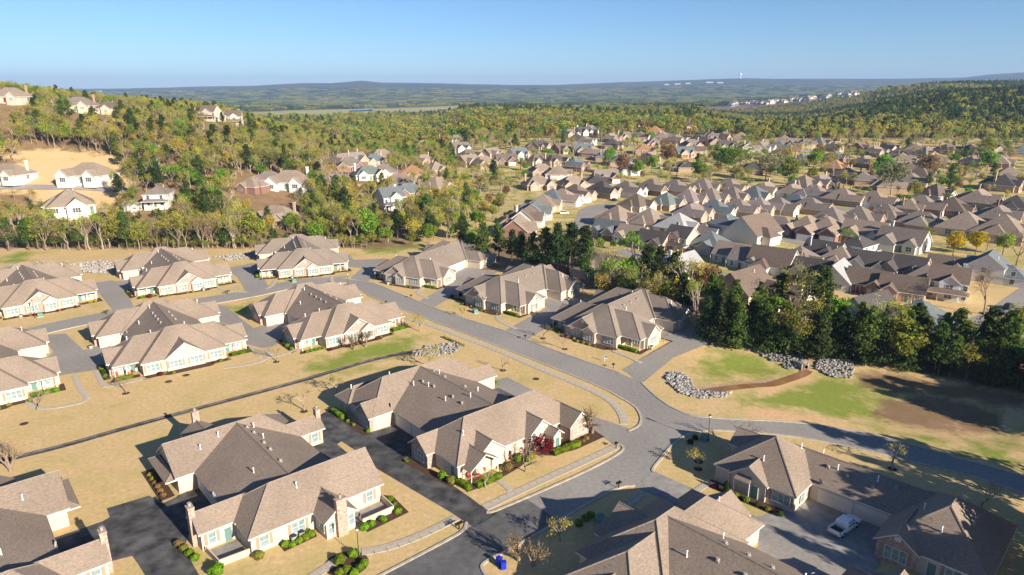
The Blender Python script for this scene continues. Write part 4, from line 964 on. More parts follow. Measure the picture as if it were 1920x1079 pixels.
# distant rise with a long row of houses
items = []
for i in range(34):
    t = i / 33; x = 1372 + 228 * t; y = 199 - 19 * t + RNG.uniform(-3.5, 3.5)
    items.append((x, y))
for i, (x, y) in enumerate(items):
    roof = RNG.choice(['grey', 'dark', 'grey', 'blue', 'taupe']); wall = RNG.choice([WH, WH, TN, BL])
    house(x, y, RNG.choice(['two', 'cross', 'white2']), RNG.uniform(0, 90), roof, wall, None, 1.7, '%s roofed %s house, %s from left on the distant rise' % (ROOFW[roof], WALLW[wall], ORD[i]), 'houses on the distant rise', terrain=True, detail=0)

# ------------------------------------------------------------------ trees
def leaves(P, N, size, rs, bias=.6):
    """leaf-sized diamonds at points P, leaning to the outward directions N"""
    n = len(P)
    r = rs.normal(size=(n, 3)); r /= np.linalg.norm(r, axis=1)[:, None] + 1e-9
    nn = r + bias * N; nn /= np.linalg.norm(nn, axis=1)[:, None] + 1e-9
    t = np.cross(nn, rs.normal(size=(n, 3))); t /= np.linalg.norm(t, axis=1)[:, None] + 1e-9
    b = np.cross(nn, t)
    s = (size * rs.uniform(.6, 1.35, n))[:, None]
    return np.stack([P - t * s, P - b * s * .62, P + t * s, P + b * s * .62], 1).reshape(-1, 3)
def leaf_mesh(name, V, mname, extra=None, mats=None):
    me = bpy.data.meshes.new(name); nq = len(V) // 4
    ev, ef = (extra.v, extra.f) if extra else ([], [])
    co = np.concatenate([V, np.array(ev).reshape(-1, 3)]) if ev else V
    me.vertices.add(len(co)); me.vertices.foreach_set('co', co.ravel())
    li = list(range(nq * 4)); st = list(range(0, nq * 4, 4)); tot = [4] * nq; mi = [0] * nq
    for f in ef:
        st.append(len(li)); tot.append(len(f)); li += [k + nq * 4 for k in f]; mi.append(1)
    me.loops.add(len(li)); me.loops.foreach_set('vertex_index', li)
    me.polygons.add(len(st)); me.polygons.foreach_set('loop_start', st); me.polygons.foreach_set('loop_total', tot)
    for m in ([mname] + (mats or [])): me.materials.append(MATS[m])
    if ef: me.polygons.foreach_set('material_index', mi)
    me.update(); me.validate()
    return me
def grow(mb, p, d, length, rad, depth, rs, tips, spread=.75, n=4, kids=3):
    q = p + d * length * .5 + Vector(rs.normal(0, .05 * length, 3)); e = p + d * length + Vector(rs.normal(0, .08 * length, 3))
    mb.tube([p, q, e], [rad, rad * .8, rad * .55], n if depth > 1 else 3, cap=False)
    if depth == 0: tips.append((tuple(e), tuple(d))); return
    for k in range(kids):
        v = Vector(rs.normal(0, 1, 3)); v = (d + spread * v.normalized() + Vector((0, 0, .12))).normalized()
        grow(mb, q.lerp(e, rs.uniform(.3, 1)), v, length * rs.uniform(.6, .82), rad * .55, depth - 1, rs, tips, spread, n, kids)
def make_pine(seed, h=14, nb=46, per=46, size=.33, tn=7):
    rs = np.random.RandomState(seed); tr = MB()
    lean = rs.normal(0, .35, 2)
    def ax(t): return Vector((lean[0] * t * t + .12 * math.sin(5 * t), lean[1] * t * t, h * t))
    tr.tube([ax(t) for t in (-.03, .15, .35, .55, .75, .93)], [.24, .21, .18, .14, .09, .04], tn, cap=False)
    P, N = [], []
    c0 = rs.uniform(.26, .36)
    for i in range(nb):
        t = c0 + (1 - c0) * (i + rs.uniform(0, 1)) / nb
        u = (t - c0) / (1 - c0)
        R = h * (.235 * (1 - u) ** .75 * min(1, .45 + u * 2.2) + .03) * rs.uniform(.55, 1.2)
        a = rs.uniform(0, 2 * math.pi); base = ax(t)
        tip = base + Vector((R * math.cos(a), R * math.sin(a), R * rs.uniform(-.05, .3)))
        if size < .6: tr.tube([base, base.lerp(tip, .85)], [.06, .02], 3, cap=False)
        for f, m in ((1.0, .5), (.72, .3), (.42, .2)):
            k = max(2, int(per * m)); c = np.array(base.lerp(tip, f))
            sd_ = .17 * R + .25
            g = rs.normal(0, 1, (k, 3)) * np.array([sd_, sd_, sd_ * .5]); P.append(c + g); N.append(g / sd_ + np.array([math.cos(a) * .6, math.sin(a) * .6, .6]))
    k = max(6, per // 2); P.append(np.array(ax(.98)) + rs.normal(0, .3, (k, 3)) * np.array([.8, .8, 1.5])); N.append(np.tile([0, 0, 1.0], (k, 1)))
    return tr, leaves(np.concatenate(P), np.concatenate(N), size, rs)
def make_cone(seed, h=12, nb=70, per=30, size=.3):
    rs = np.random.RandomState(seed); tr = MB()
    tr.tube([(0, 0, -.3), (.05, 0, h * .5), (0, .05, h * .95)], [.2, .13, .03], 6, cap=False)
    P, N = [], []
    for i in range(nb):
        t = .05 + .93 * (i + rs.uniform(0, 1)) / nb; R = h * (.25 * (1 - t) ** .8 * min(1, .6 + t * 2.5) + .015) * rs.uniform(.6, 1.2); a = rs.uniform(0, 6.28)
        for f, m in ((1.0, .55), (.6, .45)):
            k = max(2, int(per * m)); sd_ = .16 * R + .22; g = rs.normal(0, 1, (k, 3)) * np.array([sd_, sd_, sd_ * .6])
            P.append(np.array([R * f * math.cos(a), R * f * math.sin(a), h * t + R * .15 * f]) + g); N.append(g / sd_ + np.array([math.cos(a), math.sin(a), .5]))
    return tr, leaves(np.concatenate(P), np.concatenate(N), size, rs)
def make_broad(seed, h=12, per=9, size=.26, depth=4, dense=1.0, wide=.8, kids=3, sdev=.55, trunk=.3):
    rs = np.random.RandomState(seed); tr = MB(); tips = []
    grow(tr, Vector((0, 0, -.3)), Vector((rs.normal(0, .04), rs.normal(0, .04), 1)).normalized(), h * trunk, .022 * h, depth, rs, tips, wide, 6, kids)
    tp = np.array([t[0] for t in tips]); td = np.array([t[1] for t in tips])
    sc_ = h / tp[:, 2].max()
    tr.v = [(x * sc_, y * sc_, z * sc_) for x, y, z in tr.v]; tp = tp * sc_
    c = tp.mean(0)
    P = np.repeat(tp, per, 0); P = P + rs.normal(0, sdev, P.shape) * np.array([1, 1, .7])
    N = (P - c); N /= np.linalg.norm(N, axis=1)[:, None] + 1e-9; N[:, 2] += .25
    return tr, leaves(P, N, size, rs, .9)
def make_round(seed, h=10, n=2600, size=.3, lumps=26, trunk=.22, rx=.42):
    rs = np.random.RandomState(seed); tr = MB()
    tr.tube([(0, 0, -.3), (.1, 0, h * .2), (.1, .1, h * .55)], [.024 * h, .018 * h, .008 * h], 6, cap=False)
    P, N = [], []
    for i in range(lumps):
        u = rs.normal(0, 1, 3); u /= np.linalg.norm(u); u *= rs.uniform(.35, .95) ** .6
        c = np.array([u[0] * rx * h * .75, u[1] * rx * h * .75, h * (trunk + (1 - trunk) * .5) + u[2] * h * (1 - trunk) * .37])
        tr.tube([(0, 0, h * .3), tuple(c)], [.008 * h, .003 * h], 3, cap=False)
        r = h * rs.uniform(.10, .19); k = n // lumps
        g = rs.normal(0, 1, (k, 3)); g /= np.linalg.norm(g, axis=1)[:, None]; g *= (rs.uniform(.55, 1.05, k))[:, None]
        P.append(c + g * r * np.array([1, 1, .85])); N.append(g)
    return tr, leaves(np.concatenate(P), np.concatenate(N), size, rs, 1.0)
PROTO = {}
def proto(kind, tr, V, leaf, bark): PROTO.setdefault(kind, []).append((tr.mesh('trunk', [bark]), leaf_mesh('crown', V, leaf)))
for s in range(4): proto('pine', *make_pine(40 + s, h=14), 'leaf_pine', 'bark')
for s in range(3): proto('youngpine', *make_cone(90 + s), 'leaf_pine', 'bark')
proto('youngpine', *make_cone(94, 12, 80, 34), 'leaf_dark', 'bark')
for s in range(2): proto('pine', *make_pine(60 + s, h=14, nb=58, per=40), 'leaf_dark', 'bark')
for s in range(3): proto('spring', *make_broad(10 + s, 13, 8, .21, 4, wide=.62), 'leaf_spring', 'bark_pale')
proto('gold', *make_broad(14, 12, 10, .22, 4, wide=.65), 'leaf_gold', 'bark_pale'); proto('gold', *make_round(15, 11, 1800, .32), 'leaf_gold', 'bark_pale')
proto('olive', *make_broad(20, 11, 11, .23, 4, wide=.68), 'leaf_olive', 'bark'); proto('olive', *make_round(21, 11, 1900, .32), 'leaf_olive', 'bark')
for s in range(2): proto('green', *make_round(24 + s, 10, 2000, .32), 'leaf_green', 'bark')
proto('green', *make_broad(27, 11, 12, .28, 4, sdev=.5), 'leaf_green', 'bark')
for s in range(2): proto('bare', *make_broad(30 + s, 11, 2, .12, 5), 'leaf_rust', 'twig')
proto('yellow', *make_round(33, 9, 2000, .28), 'leaf_yellow', 'bark'); proto('pink', *make_round(34, 5, 900, .2), 'leaf_pink', 'bark')
proto('red', *make_round(35, 5.2, 1800, .16, trunk=.12, rx=.5), 'leaf_red', 'bark'); proto('rust', *make_round(36, 9, 1700, .28), 'leaf_rust', 'bark_pale')
proto('pale', *make_round(37, 11, 1500, .3), 'leaf_pale', 'bark_pale')
proto('sapling', *make_broad(38, 4.2, 5, .12, 3, sdev=.22), 'leaf_olive', 'bark_pale'); proto('sapling_bare', *make_broad(39, 4.5, 1, .05, 4), 'leaf_rust', 'twig'); proto('sapling_gold', *make_broad(41, 3.8, 12, .13, 3, sdev=.25), 'leaf_gold', 'bark_pale')
proto('multistem', *make_broad(42, 5.0, 2, .1, 5, trunk=.1, wide=.6), 'leaf_rust', 'twig')
BASEH = dict(pine=14, youngpine=12, spring=13, gold=11.5, olive=11, green=10.5, bare=11, yellow=9, pink=5, red=5.2, rust=9, pale=11, sapling=4.2, sapling_bare=4.5, sapling_gold=3.8, multistem=5)
TNAME = dict(pine='pine_tree', youngpine='pine_tree', spring='oak_tree', gold='oak_tree', olive='oak_tree', green='leafy_tree', bare='bare_tree', yellow='flowering_tree', pink='flowering_tree', red='maple_tree', rust='oak_tree', pale='leafy_tree', sapling='young_tree', sapling_bare='young_tree', sapling_gold='young_tree', multistem='bare_shrub_tree')
def plant(kind, X, Y, h, label, group=None, var=None, rz=None):
    pr = PROTO[kind][(RNG.randrange(len(PROTO[kind])) if var is None else var)]
    s = h / BASEH[kind]; wx = s * RNG.uniform(.85, 1.12) * (.78 if kind in ('spring', 'gold', 'bare') else 1)
    root = thing(TNAME[kind], label, 'tree', (X, Y, h1(X, Y)), RNG.uniform(0, 6.28) if rz is None else rz, group, (wx, wx, s))
    obj('trunk', pr[0], root); obj('crown', pr[1], root)
    return root
def lq(kind, tr, V, leaf, bark): return leaf_mesh(kind, V, leaf, tr, [bark])
FARTREES = {}
def far_proto(name, tr, V, leaf, bark):
    o = bpy.data.objects.new(name, lq(name, tr, V, leaf, bark)); FARTREES[name] = o
far_proto('t00', *make_pine(70, 14, 26, 9, .75, 4), 'leaf_pine', 'bark'); far_proto('t01', *make_pine(71, 13, 26, 9, .75, 4), 'leaf_dark', 'bark')
far_proto('t02', *make_round(72, 12, 300, .72, 14), 'leaf_spring', 'bark_pale'); far_proto('t03', *make_round(73, 11, 300, .7, 14), 'leaf_gold', 'bark_pale')
far_proto('t04', *make_round(74, 12, 300, .72, 14), 'leaf_olive', 'bark'); far_proto('t05', *make_round(75, 11, 300, .7, 14), 'leaf_green', 'bark')
far_proto('t06', *make_broad(76, 12, 2, .4, 4, sdev=.7), 'leaf_spring', 'bark_pale'); far_proto('t07', *make_broad(77, 11, 1, .25, 4), 'leaf_rust', 'twig'); far_proto('t08', *make_round(78, 10, 260, .7, 12), 'leaf_rust', 'bark_pale')
# a patch of distant canopy, 70 m across
rs = np.random.RandomState(5)
for nm, cols, in (('u00', 'leaf_olive'), ('u01', 'leaf_pine'), ('u02', 'leaf_dark'), ('u03', 'leaf_olive')):
    Pn, Nn = [], []
    for i in range(70):
        cx, cy_ = rs.uniform(-36, 36, 2); hh = rs.uniform(7, 14); r = rs.uniform(3, 5.5)
        g = rs.normal(0, 1, (26, 3)); g /= np.linalg.norm(g, axis=1)[:, None]; g[:, 2] = np.abs(g[:, 2]) * 1.3 - .3
        Pn.append(np.array([cx, cy_, hh - r * .6]) + g * np.array([r, r, r * .9])); Nn.append(g)
    FARTREES[nm] = bpy.data.objects.new(nm, leaf_mesh(nm, leaves(np.concatenate(Pn), np.concatenate(Nn), 1.7, rs, 1.2), cols))
for i, (kn, v) in enumerate([('pine', 0), ('pine', 4), ('spring', 0), ('gold', 0), ('olive', 0), ('green', 2), ('spring', 1), ('bare', 0), ('rust', 0)]):
    a, c = PROTO[kn][v]
    tb = MB(); tb.v = [tuple(q.co) for q in a.vertices]; tb.f = [tuple(q.vertices) for q in a.polygons]
    V = np.empty(len(c.vertices) * 3); c.vertices.foreach_get('co', V)
    FARTREES['s%02d' % i] = bpy.data.objects.new('s%02d' % i, leaf_mesh('s', V.reshape(-1, 3), c.materials[0].name, tb, [a.materials[0].name]))
FC = {}
for pre in 'stu':
    c = bpy.data.collections.new('canopy_' + pre); FC[pre] = c
    for k in sorted(FARTREES):
        if k[0] == pre: c.objects.link(FARTREES[k])
def woodland(name, label, pts, idx, scl, pre='t', cat='woodland'):
    me = bpy.data.meshes.new(name); pts = np.asarray(pts, float); n = len(pts)
    me.vertices.add(n); me.vertices.foreach_set('co', pts.ravel())
    a = me.attributes.new('idx', 'INT', 'POINT'); a.data.foreach_set('value', np.asarray(idx, np.int32))
    a = me.attributes.new('scl', 'FLOAT_VECTOR', 'POINT'); a.data.foreach_set('vector', np.asarray(scl, np.float32).ravel())
    a = me.attributes.new('rot', 'FLOAT_VECTOR', 'POINT'); r = np.zeros((n, 3), np.float32); r[:, 2] = NR.uniform(0, 6.28, n); a.data.foreach_set('vector', r.ravel())
    o = obj(name, me); tag(o, label, cat, kind='stuff')
    ng = bpy.data.node_groups.new(name, 'GeometryNodeTree')
    ng.interface.new_socket('Geometry', in_out='INPUT', socket_type='NodeSocketGeometry'); ng.interface.new_socket('Geometry', in_out='OUTPUT', socket_type='NodeSocketGeometry')
    gi, go = ng.nodes.new('NodeGroupInput'), ng.nodes.new('NodeGroupOutput')
    ip = ng.nodes.new('GeometryNodeInstanceOnPoints'); ci = ng.nodes.new('GeometryNodeCollectionInfo')
    ci.inputs['Collection'].default_value = FC[pre]; ci.inputs['Separate Children'].default_value = True; ci.inputs['Reset Children'].default_value = True
    ip.inputs['Pick Instance'].default_value = True
    def na(nm, ty):
        q = ng.nodes.new('GeometryNodeInputNamedAttribute'); q.data_type = ty; q.inputs['Name'].default_value = nm; return q.outputs['Attribute']
    L = ng.links.new
    L(gi.outputs[0], ip.inputs['Points']); L(ci.outputs[0], ip.inputs['Instance']); L(na('idx', 'INT'), ip.inputs['Instance Index'])
    L(na('scl', 'FLOAT_VECTOR'), ip.inputs['Scale'])
    er = ng.nodes.new('FunctionNodeEulerToRotation'); L(na('rot', 'FLOAT_VECTOR'), er.inputs[0]); L(er.outputs[0], ip.inputs['Rotation'])
    L(ip.outputs[0], go.inputs[0])
    md = o.modifiers.new('trees', 'NODES'); md.node_group = ng
    return o

# ---- where the woods stand
def vis(X, Y, m=120): return np.abs(X) < .78 * Y + m
def jgrid(x0, x1, y0, y1, d):
    gx, gy = np.meshgrid(np.arange(x0, x1, d), np.arange(y0, y1, d)); gx = gx.ravel(); gy = gy.ravel()
    return gx + NR.uniform(-.75, .75, gx.size) * d, gy + NR.uniform(-.75, .75, gy.size) * d
HX = np.array([h[0] for h in HOUSES]); HY = np.array([h[1] for h in HOUSES]); HR = np.array([h[2] for h in HOUSES])
def clear_of_houses(X, Y, pad=2.0, lanes=4):
    ok = np.ones(len(X), bool)
    for k in range(0, len(X), 4000):
        d = np.hypot(X[k:k + 4000, None] - HX, Y[k:k + 4000, None] - HY) - HR
        ok[k:k + 4000] = d.min(1) > pad
        # keep the view of a house open: no tree right in front of it (towards the viewer)
        for dd_, ff_ in ((14, .8), (26, .75), (38, .65), (50, .5), (65, .5))[:lanes]:
            q = np.hypot(X[k:k + 4000, None] - HX * (1 - dd_ / np.maximum(HY, 60)), Y[k:k + 4000, None] - (HY - dd_)) - HR * ff_
            ok[k:k + 4000] &= q.min(1) > 0
    return ok
INDIV = []
def colof(X, Y): return 960 + 1280 * X / (.9603 * np.maximum(Y, 60) + 16.7)
def lown(X, Y, s, ph): return np.sin(X / s + ph) * np.sin(Y / (s * 1.3) + ph * 2.1) + .6 * np.sin(X / (s * .43) + 2 * ph + Y / (s * .6))
# left hill
X, Y = jgrid(-560, 60, 262, 640, 5.4); c = colof(X, Y)
ok = (c < 850 + NR.uniform(-30, 30, len(X))) & (X > -.78 * Y - 40) & (NR.uniform(0, 1, len(X)) < .82)
for P in CLEAR: ok &= ~in_poly(P, X, Y)
ok &= ~((Y < 268 + 6 * NR.uniform(0, 1, len(X)))); ok &= ~((c > 430) & (Y < 300) & (NR.uniform(0, 1, len(X)) < .35))
ok &= dist_poly(pxt([(-30, 352), (60, 352), (150, 352), (205, 356), (262, 357)]), X, Y, False) > 5
ok &= dist_poly(pxt([(592, 331), (640, 330), (690, 330), (720, 342), (760, 350)]), X, Y, False) > 9
X, Y = X[ok], Y[ok]; k_ = clear_of_houses(X, Y); X, Y = X[k_], Y[k_]
u = NR.uniform(0, 1, len(X)) + .13 * lown(X, Y, 38, .7)
kind = np.select([u < .12, u < .15, u < .36, u < .44, u < .66, u < .93], [0, 1, 2, 6, 3, 4], 7); kind = np.where((u > .84) & (NR.uniform(0, 1, len(u)) < .75), 5, kind)
hh = NR.uniform(.7, 1.12, len(X)) * np.interp(Y, [400, 450], [1.0, .68])
INDIV.append(('left', X, Y, kind, hh))
# leafy middle ground round the houses
X, Y = jgrid(-110, 330, 268, 700, 7.2); c = colof(X, Y)
dens = np.interp(c, [620, 820, 930, 1000, 1100, 1250, 1420], [.8, .7, .6, .42, .38, .36, .34]) * np.where(Y > 420, 1.0, np.interp(c, [900, 1010], [1, 0]))
ok = (c > 640) & (c < 1420) & (NR.uniform(0, 1, len(X)) < dens)
ok &= dist_poly(pxt([(592, 331), (640, 330), (690, 330), (720, 342), (760, 350)]), X, Y, False) > 8
ok &= dist_poly(pxt([(840, 300), (960, 290), (1080, 293), (1180, 300), (1260, 313), (1330, 318)]), X, Y, False) > 7
ok &= ~((Y < 300) & (c > 830)) & ~((Y < 400) & (c > 955))
X, Y = X[ok], Y[ok]; k_ = clear_of_houses(X, Y); X, Y = X[k_], Y[k_]
u = NR.uniform(0, 1, len(X)) + .1 * lown(X, Y, 60, 1.9)
kind = np.select([u < .08, u < .3, u < .48, u < .66, u < .86, u < .93], [0, 2, 3, 4, 5, 6], 8)
INDIV.append(('mid', X, Y, kind, NR.uniform(.5, .95, len(X))))
# garden trees of the right-hand suburb
X, Y = jgrid(180, 700, 340, 700, 11.5); c = colof(X, Y)
ok = (c > 1380) & (c < 2050) & (NR.uniform(0, 1, len(X)) < np.where(Y > 420, .9, .65))
ok &= dist_poly(pxt([(1738, 322), (1800, 322), (1860, 325), (1930, 345)]), X, Y, False) > 8
X, Y = X[ok], Y[ok]; k_ = clear_of_houses(X, Y, 0.5, 1); X, Y = X[k_], Y[k_]
u = NR.uniform(0, 1, len(X)); kind = np.select([u < .06, u < .25, u < .45, u < .65, u < .85], [0, 3, 2, 4, 5], 8)
INDIV.append(('right', X, Y, kind, NR.uniform(.55, .95, len(X)) * np.where(Y < 420, .6, 1)))
KN = ['pine', 'pine', 'spring', 'gold', 'olive', 'green', 'spring', 'bare', 'rust']
KW = dict(pine='dark green pine', spring='thin yellow-green spring oak', gold='golden budding oak', olive='olive green oak', green='bright green tree', bare='bare grey tree', rust='rust brown budding tree')
ZW = dict(left=('in the wood on the left hill', 'trees of the left hill wood', dict(spring=75, gold=35, olive=35, pine=70, green=50, bare=30, rust=10)), mid=('among the leafy streets in the middle', 'trees among the middle streets', dict(spring=15, gold=15, olive=15, green=45, rust=10, pine=15, bare=10)), right=('in the gardens of the right suburb', 'garden trees of the right suburb', dict(spring=12, gold=15, olive=15, green=50, rust=10, pine=15)))
rest = []
for zone, X, Y, kind, hh in INDIV:
    where, grp, cap = ZW[zone]
    o = np.argsort(Y); cnt = {}
    for i in o:
        kn = KN[kind[i]]
        if cnt.get(kn, 0) < cap.get(kn, 0) and abs(X[i]) < .8 * Y[i]:
            cnt[kn] = cnt.get(kn, 0) + 1
            cc = colof(X[i], Y[i]); tall = 'tall ' if hh[i] > .95 else 'small ' if hh[i] < .72 else ''
            if zone == 'left':
                where = ('at the foot of the left hill' if Y[i] < 300 else 'above the hillside clearing' if cc < 260 else 'in the middle of the left hill wood' if cc < 480 else 'on the right shoulder of the left hill') + (', left part' if cc < (240 if Y[i] < 300 else 130 if cc < 260 else 370 if cc < 480 else 640) else ', right part')
            elif zone == 'mid': where = ('left of the cul-de-sac' if cc < 1000 else 'above the cul-de-sac rows') + (', near part' if Y[i] < (360 if cc < 1000 else 480) else ', far part')
            else: where = ('in the gardens right of the golden trees' if cc > 1650 else 'in the gardens of the central rows') + (', near part' if Y[i] < 450 else ', far part')
            plant(kn, X[i], Y[i], BASEH[kn] * hh[i], '%s%s %s' % (tall, KW[kn], where), grp)
        else: rest.append((X[i], Y[i], kind[i], hh[i]))
for i in range(900):      # low growth under the front trees
    yy = 262 + 60 * RNG.random() ** 2; xx = RNG.uniform(-.75, .0) * yy
    if 960 + 1280 * xx / (.9603 * yy + 16.7) > 700 or any(in_poly(P, np.array([xx]), np.array([yy]))[0] for P in CLEAR[:1]) or np.min(np.hypot(HX - xx, HY - yy) - HR) < 1: continue
    rest.append((xx, yy, RNG.choice([4, 5, 0, 3, 2, 4]), RNG.uniform(.16, .38)))
rest = np.array(rest)
woodland('woodland', 'mixed budding woods behind the front trees of the hill', np.stack([rest[:, 0], rest[:, 1], H(rest[:, 0], rest[:, 1])], 1), rest[:, 2].astype(int), rest[:, 3:4] * np.array([[.95, .95, 1.08]]), 's')
# dark wooded hill at the right and the woods of the middle distance
X, Y = jgrid(100, 1700, YB, 1950, 7.6); c = colof(X, Y)
ok = (c > 1395 - (Y - YB) * .25) & vis(X, Y, 60)
X, Y = X[ok], Y[ok]; k_ = clear_of_houses(X, Y, 6, 3); X, Y = X[k_], Y[k_]; c = colof(X, Y)
pz = .15 + .6 * sstep(-.35, .7, lown(X, Y, 190, .3) + .35 * sstep(YB + 50, YB + 150, Y)) * sstep(YB + 20, YB + 130, Y)
u = NR.uniform(0, 1, len(X)); v = NR.uniform(0, 1, len(X))
kind = np.where(u < pz, np.where(v < .6, 0, 1), np.select([v < .3, v < .5, v < .85, v < .93], [2, 3, 4, 5], 8))
sc1 = NR.uniform(.65, 1.25, len(X)) * np.where((c > 1320) & (c < 1640) & (Y > 900), np.where(Y > 1450, .45, .65), 1.0)
woodland('wooded_hill', 'dark pine and oak wood covering the hill at the right', np.stack([X, Y, H(X, Y)], 1), kind, np.stack([sc1 * 1.1, sc1 * 1.1, sc1], 1))
X, Y = jgrid(-900, 900, 640, 2600, 10.0); c = colof(X, Y)
ok = (c > 300) & (c < np.where(Y > YB, 1400 - (Y - YB) * .25, 1000)) & (Y > np.where(c < 860, 640, YB + 120 * (NR.uniform(0, 1, len(X)) < .35))) & vis(X, Y, 40) & (X > -.62 * Y) & ~((c > 430) & (c < 860) & (Y > 1450) & (NR.uniform(0, 1, len(X)) < .88)) & ~((c > 1300) & (Y > 1850) & (Y < 2400))
for P in FIELD: ok &= ~in_poly(P, X, Y)
X, Y = X[ok], Y[ok]; k_ = clear_of_houses(X, Y, 2, 5); X, Y = X[k_], Y[k_]
u = NR.uniform(0, 1, len(X)) * .75 + .12 + .30 * lown(X, Y, 170, 2.2)
kind = np.select([u < .10, u < .28, u < .42, u < .64, u < .88, u < .97], [0, 2, 3, 4, 5, 7], 8)
sc1 = NR.uniform(.6, 1.35, len(X))
woodland('valley_woods', 'green spring woods filling the middle distance', np.stack([X, Y, H(X, Y)], 1), kind, np.stack([sc1 * 1.25, sc1 * 1.25, sc1], 1))
X, Y = jgrid(-5600, 5600, 2000, 6600, 62.0); c = colof(X, Y)
ok = vis(X, Y, 100) & (c > -200) & (Y > np.where(c < 1000, 2580, np.where(c < 1330, 2560, 1950 + 650 * (c < 1660)))) & (NR.uniform(0, 1, len(X)) < .9 - .28 * (lown(X, Y, 420, .9) > .35) * (c < 1000))
for P in FIELD: ok &= dist_poly(P, X, Y) > 30; ok &= ~in_poly(P, X, Y)
X, Y = X[ok], Y[ok]
u = NR.uniform(0, 1, len(X)) + .3 * lown(X, Y, 600, 1.2)
kind = np.select([u < .38, u < .7, u < .92], [0, 1, 2], 3)
woodland('distant_woods', 'hazy woods on the plain below the far hills', np.stack([X, Y, H(X, Y) - 1.0], 1), kind, np.repeat(NR.uniform(.8, 1.15, len(X))[:, None], 3, 1), 'u')

# ---- pine belt along the basin and behind the patio houses
def beltrow(pts, n, hmin, hmax, kinds, label, group, jit=2.2):
    P = resample(px(pts), .5); Q = []
    for i in range(n):
        p = P[int((i + RNG.uniform(.1, .9)) / n * (len(P) - 1))]; Q.append((p[0] + RNG.uniform(-jit, jit), p[1] + RNG.uniform(-jit, jit)))
    Q.sort(key=lambda q: project(q[0], q[1], 0)[0])
    for i, q in enumerate(Q):
        plant(RNG.choice(kinds), q[0], q[1], RNG.uniform(hmin, hmax), '%s, %s from left' % (label, ORD[i]), group)
PB = 'trees of the pine belt'
beltrow([(1330, 636), (1400, 650), (1480, 662), (1570, 672)], 17, 9, 13, ['youngpine', 'youngpine', 'pine', 'youngpine', 'olive'], 'dark green tree above the rock slope', PB)
beltrow([(1590, 672), (1680, 690), (1780, 705), (1930, 735), (2060, 765)], 27, 8, 14.5, ['youngpine', 'youngpine', 'pine', 'youngpine', 'olive', 'pine'], 'dark tree in the dense row beside the bare basin floor', PB)
beltrow([(1610, 660), (1720, 676), (1930, 712), (2060, 738)], 17, 11, 15, ['youngpine', 'pine', 'youngpine', 'spring'], 'tree in the back row beside the basin', PB)
beltrow([(1290, 610), (1380, 628), (1500, 644), (1600, 655)], 14, 10, 15, ['pine', 'youngpine', 'spring', 'green', 'bare'], 'slim tree in the belt behind the basin driveway', PB)
beltrow([(1120, 566), (1200, 582), (1290, 598)], 13, 9, 14, ['youngpine', 'spring', 'green', 'bare', 'gold', 'pine'], 'tree behind the house with the yard sign', PB)
for x, y, h_, k in [(905, 497, 15, 'pine'), (935, 490, 14, 'pine'), (978, 512, 14, 'pine'), (1000, 520, 15, 'pine'), (1022, 524, 17, 'pine'), (1045, 530, 19, 'pine'), (1068, 522, 18, 'pine'), (1092, 520, 17, 'pine'), (960, 500, 13, 'pine'), (1100, 540, 15, 'pine'), (888, 488, 12, 'green'), (870, 480, 11, 'pine')]:
    p = at(x, y, 0); plant(k, p[0], p[1], h_, ('tall dark pine behind the grey roofed patio houses, near column %s' % ORD[int((x - 865) / 22)]).replace('near column', 'place') + ' from left' if k == 'pine' else 'green tree left of the tall pines', PB)
for x, y, h_, k, lab in [(1135, 545, 15, 'bare', 'tall bare tree before the white walled house'), (1185, 555, 14, 'green', 'bright green tall tree before the grey street'), (1214, 560, 16, 'pine', 'broad pine right behind the tan grey patio house'), (1235, 555, 15, 'pine', 'dark pine beside the broad pine'), (1262, 560, 14, 'pine', 'narrow dark pine before the pale roof'),
      (1285, 575, 15, 'spring', 'thin spring tree before the pale roof'), (1310, 560, 13, 'gold', 'golden tree before the brown gable house'), (1330, 570, 12, 'rust', 'rust coloured tree before the brown gable house'), (1345, 600, 12, 'pine', 'pine left of the brown gable roof'), (1430, 600, 13, 'bare', 'bare pale tree right of the brown gable roof'),
      (1475, 605, 17, 'spring', 'tall yellow-green tree before the white gable house'), (1455, 610, 14, 'pine', 'dark pine beside the tall yellow-green tree'), (1530, 630, 18, 'pine', 'tall pine before the white gable house'), (1510, 620, 16, 'spring', 'tall thin tree left of the tall pine'), (1560, 645, 14, 'green', 'green tree right of the tall pine'), (1700, 640, 10, 'pale', 'pale yellow tree behind the dense pines'),
      (1860, 660, 11, 'pale', 'pale yellow tree beside the cul-de-sac road'), (1905, 650, 11, 'olive', 'olive tree at the right edge by the road')]:
    p = at(x, y, 0); plant(k, p[0], p[1], h_, lab, PB)
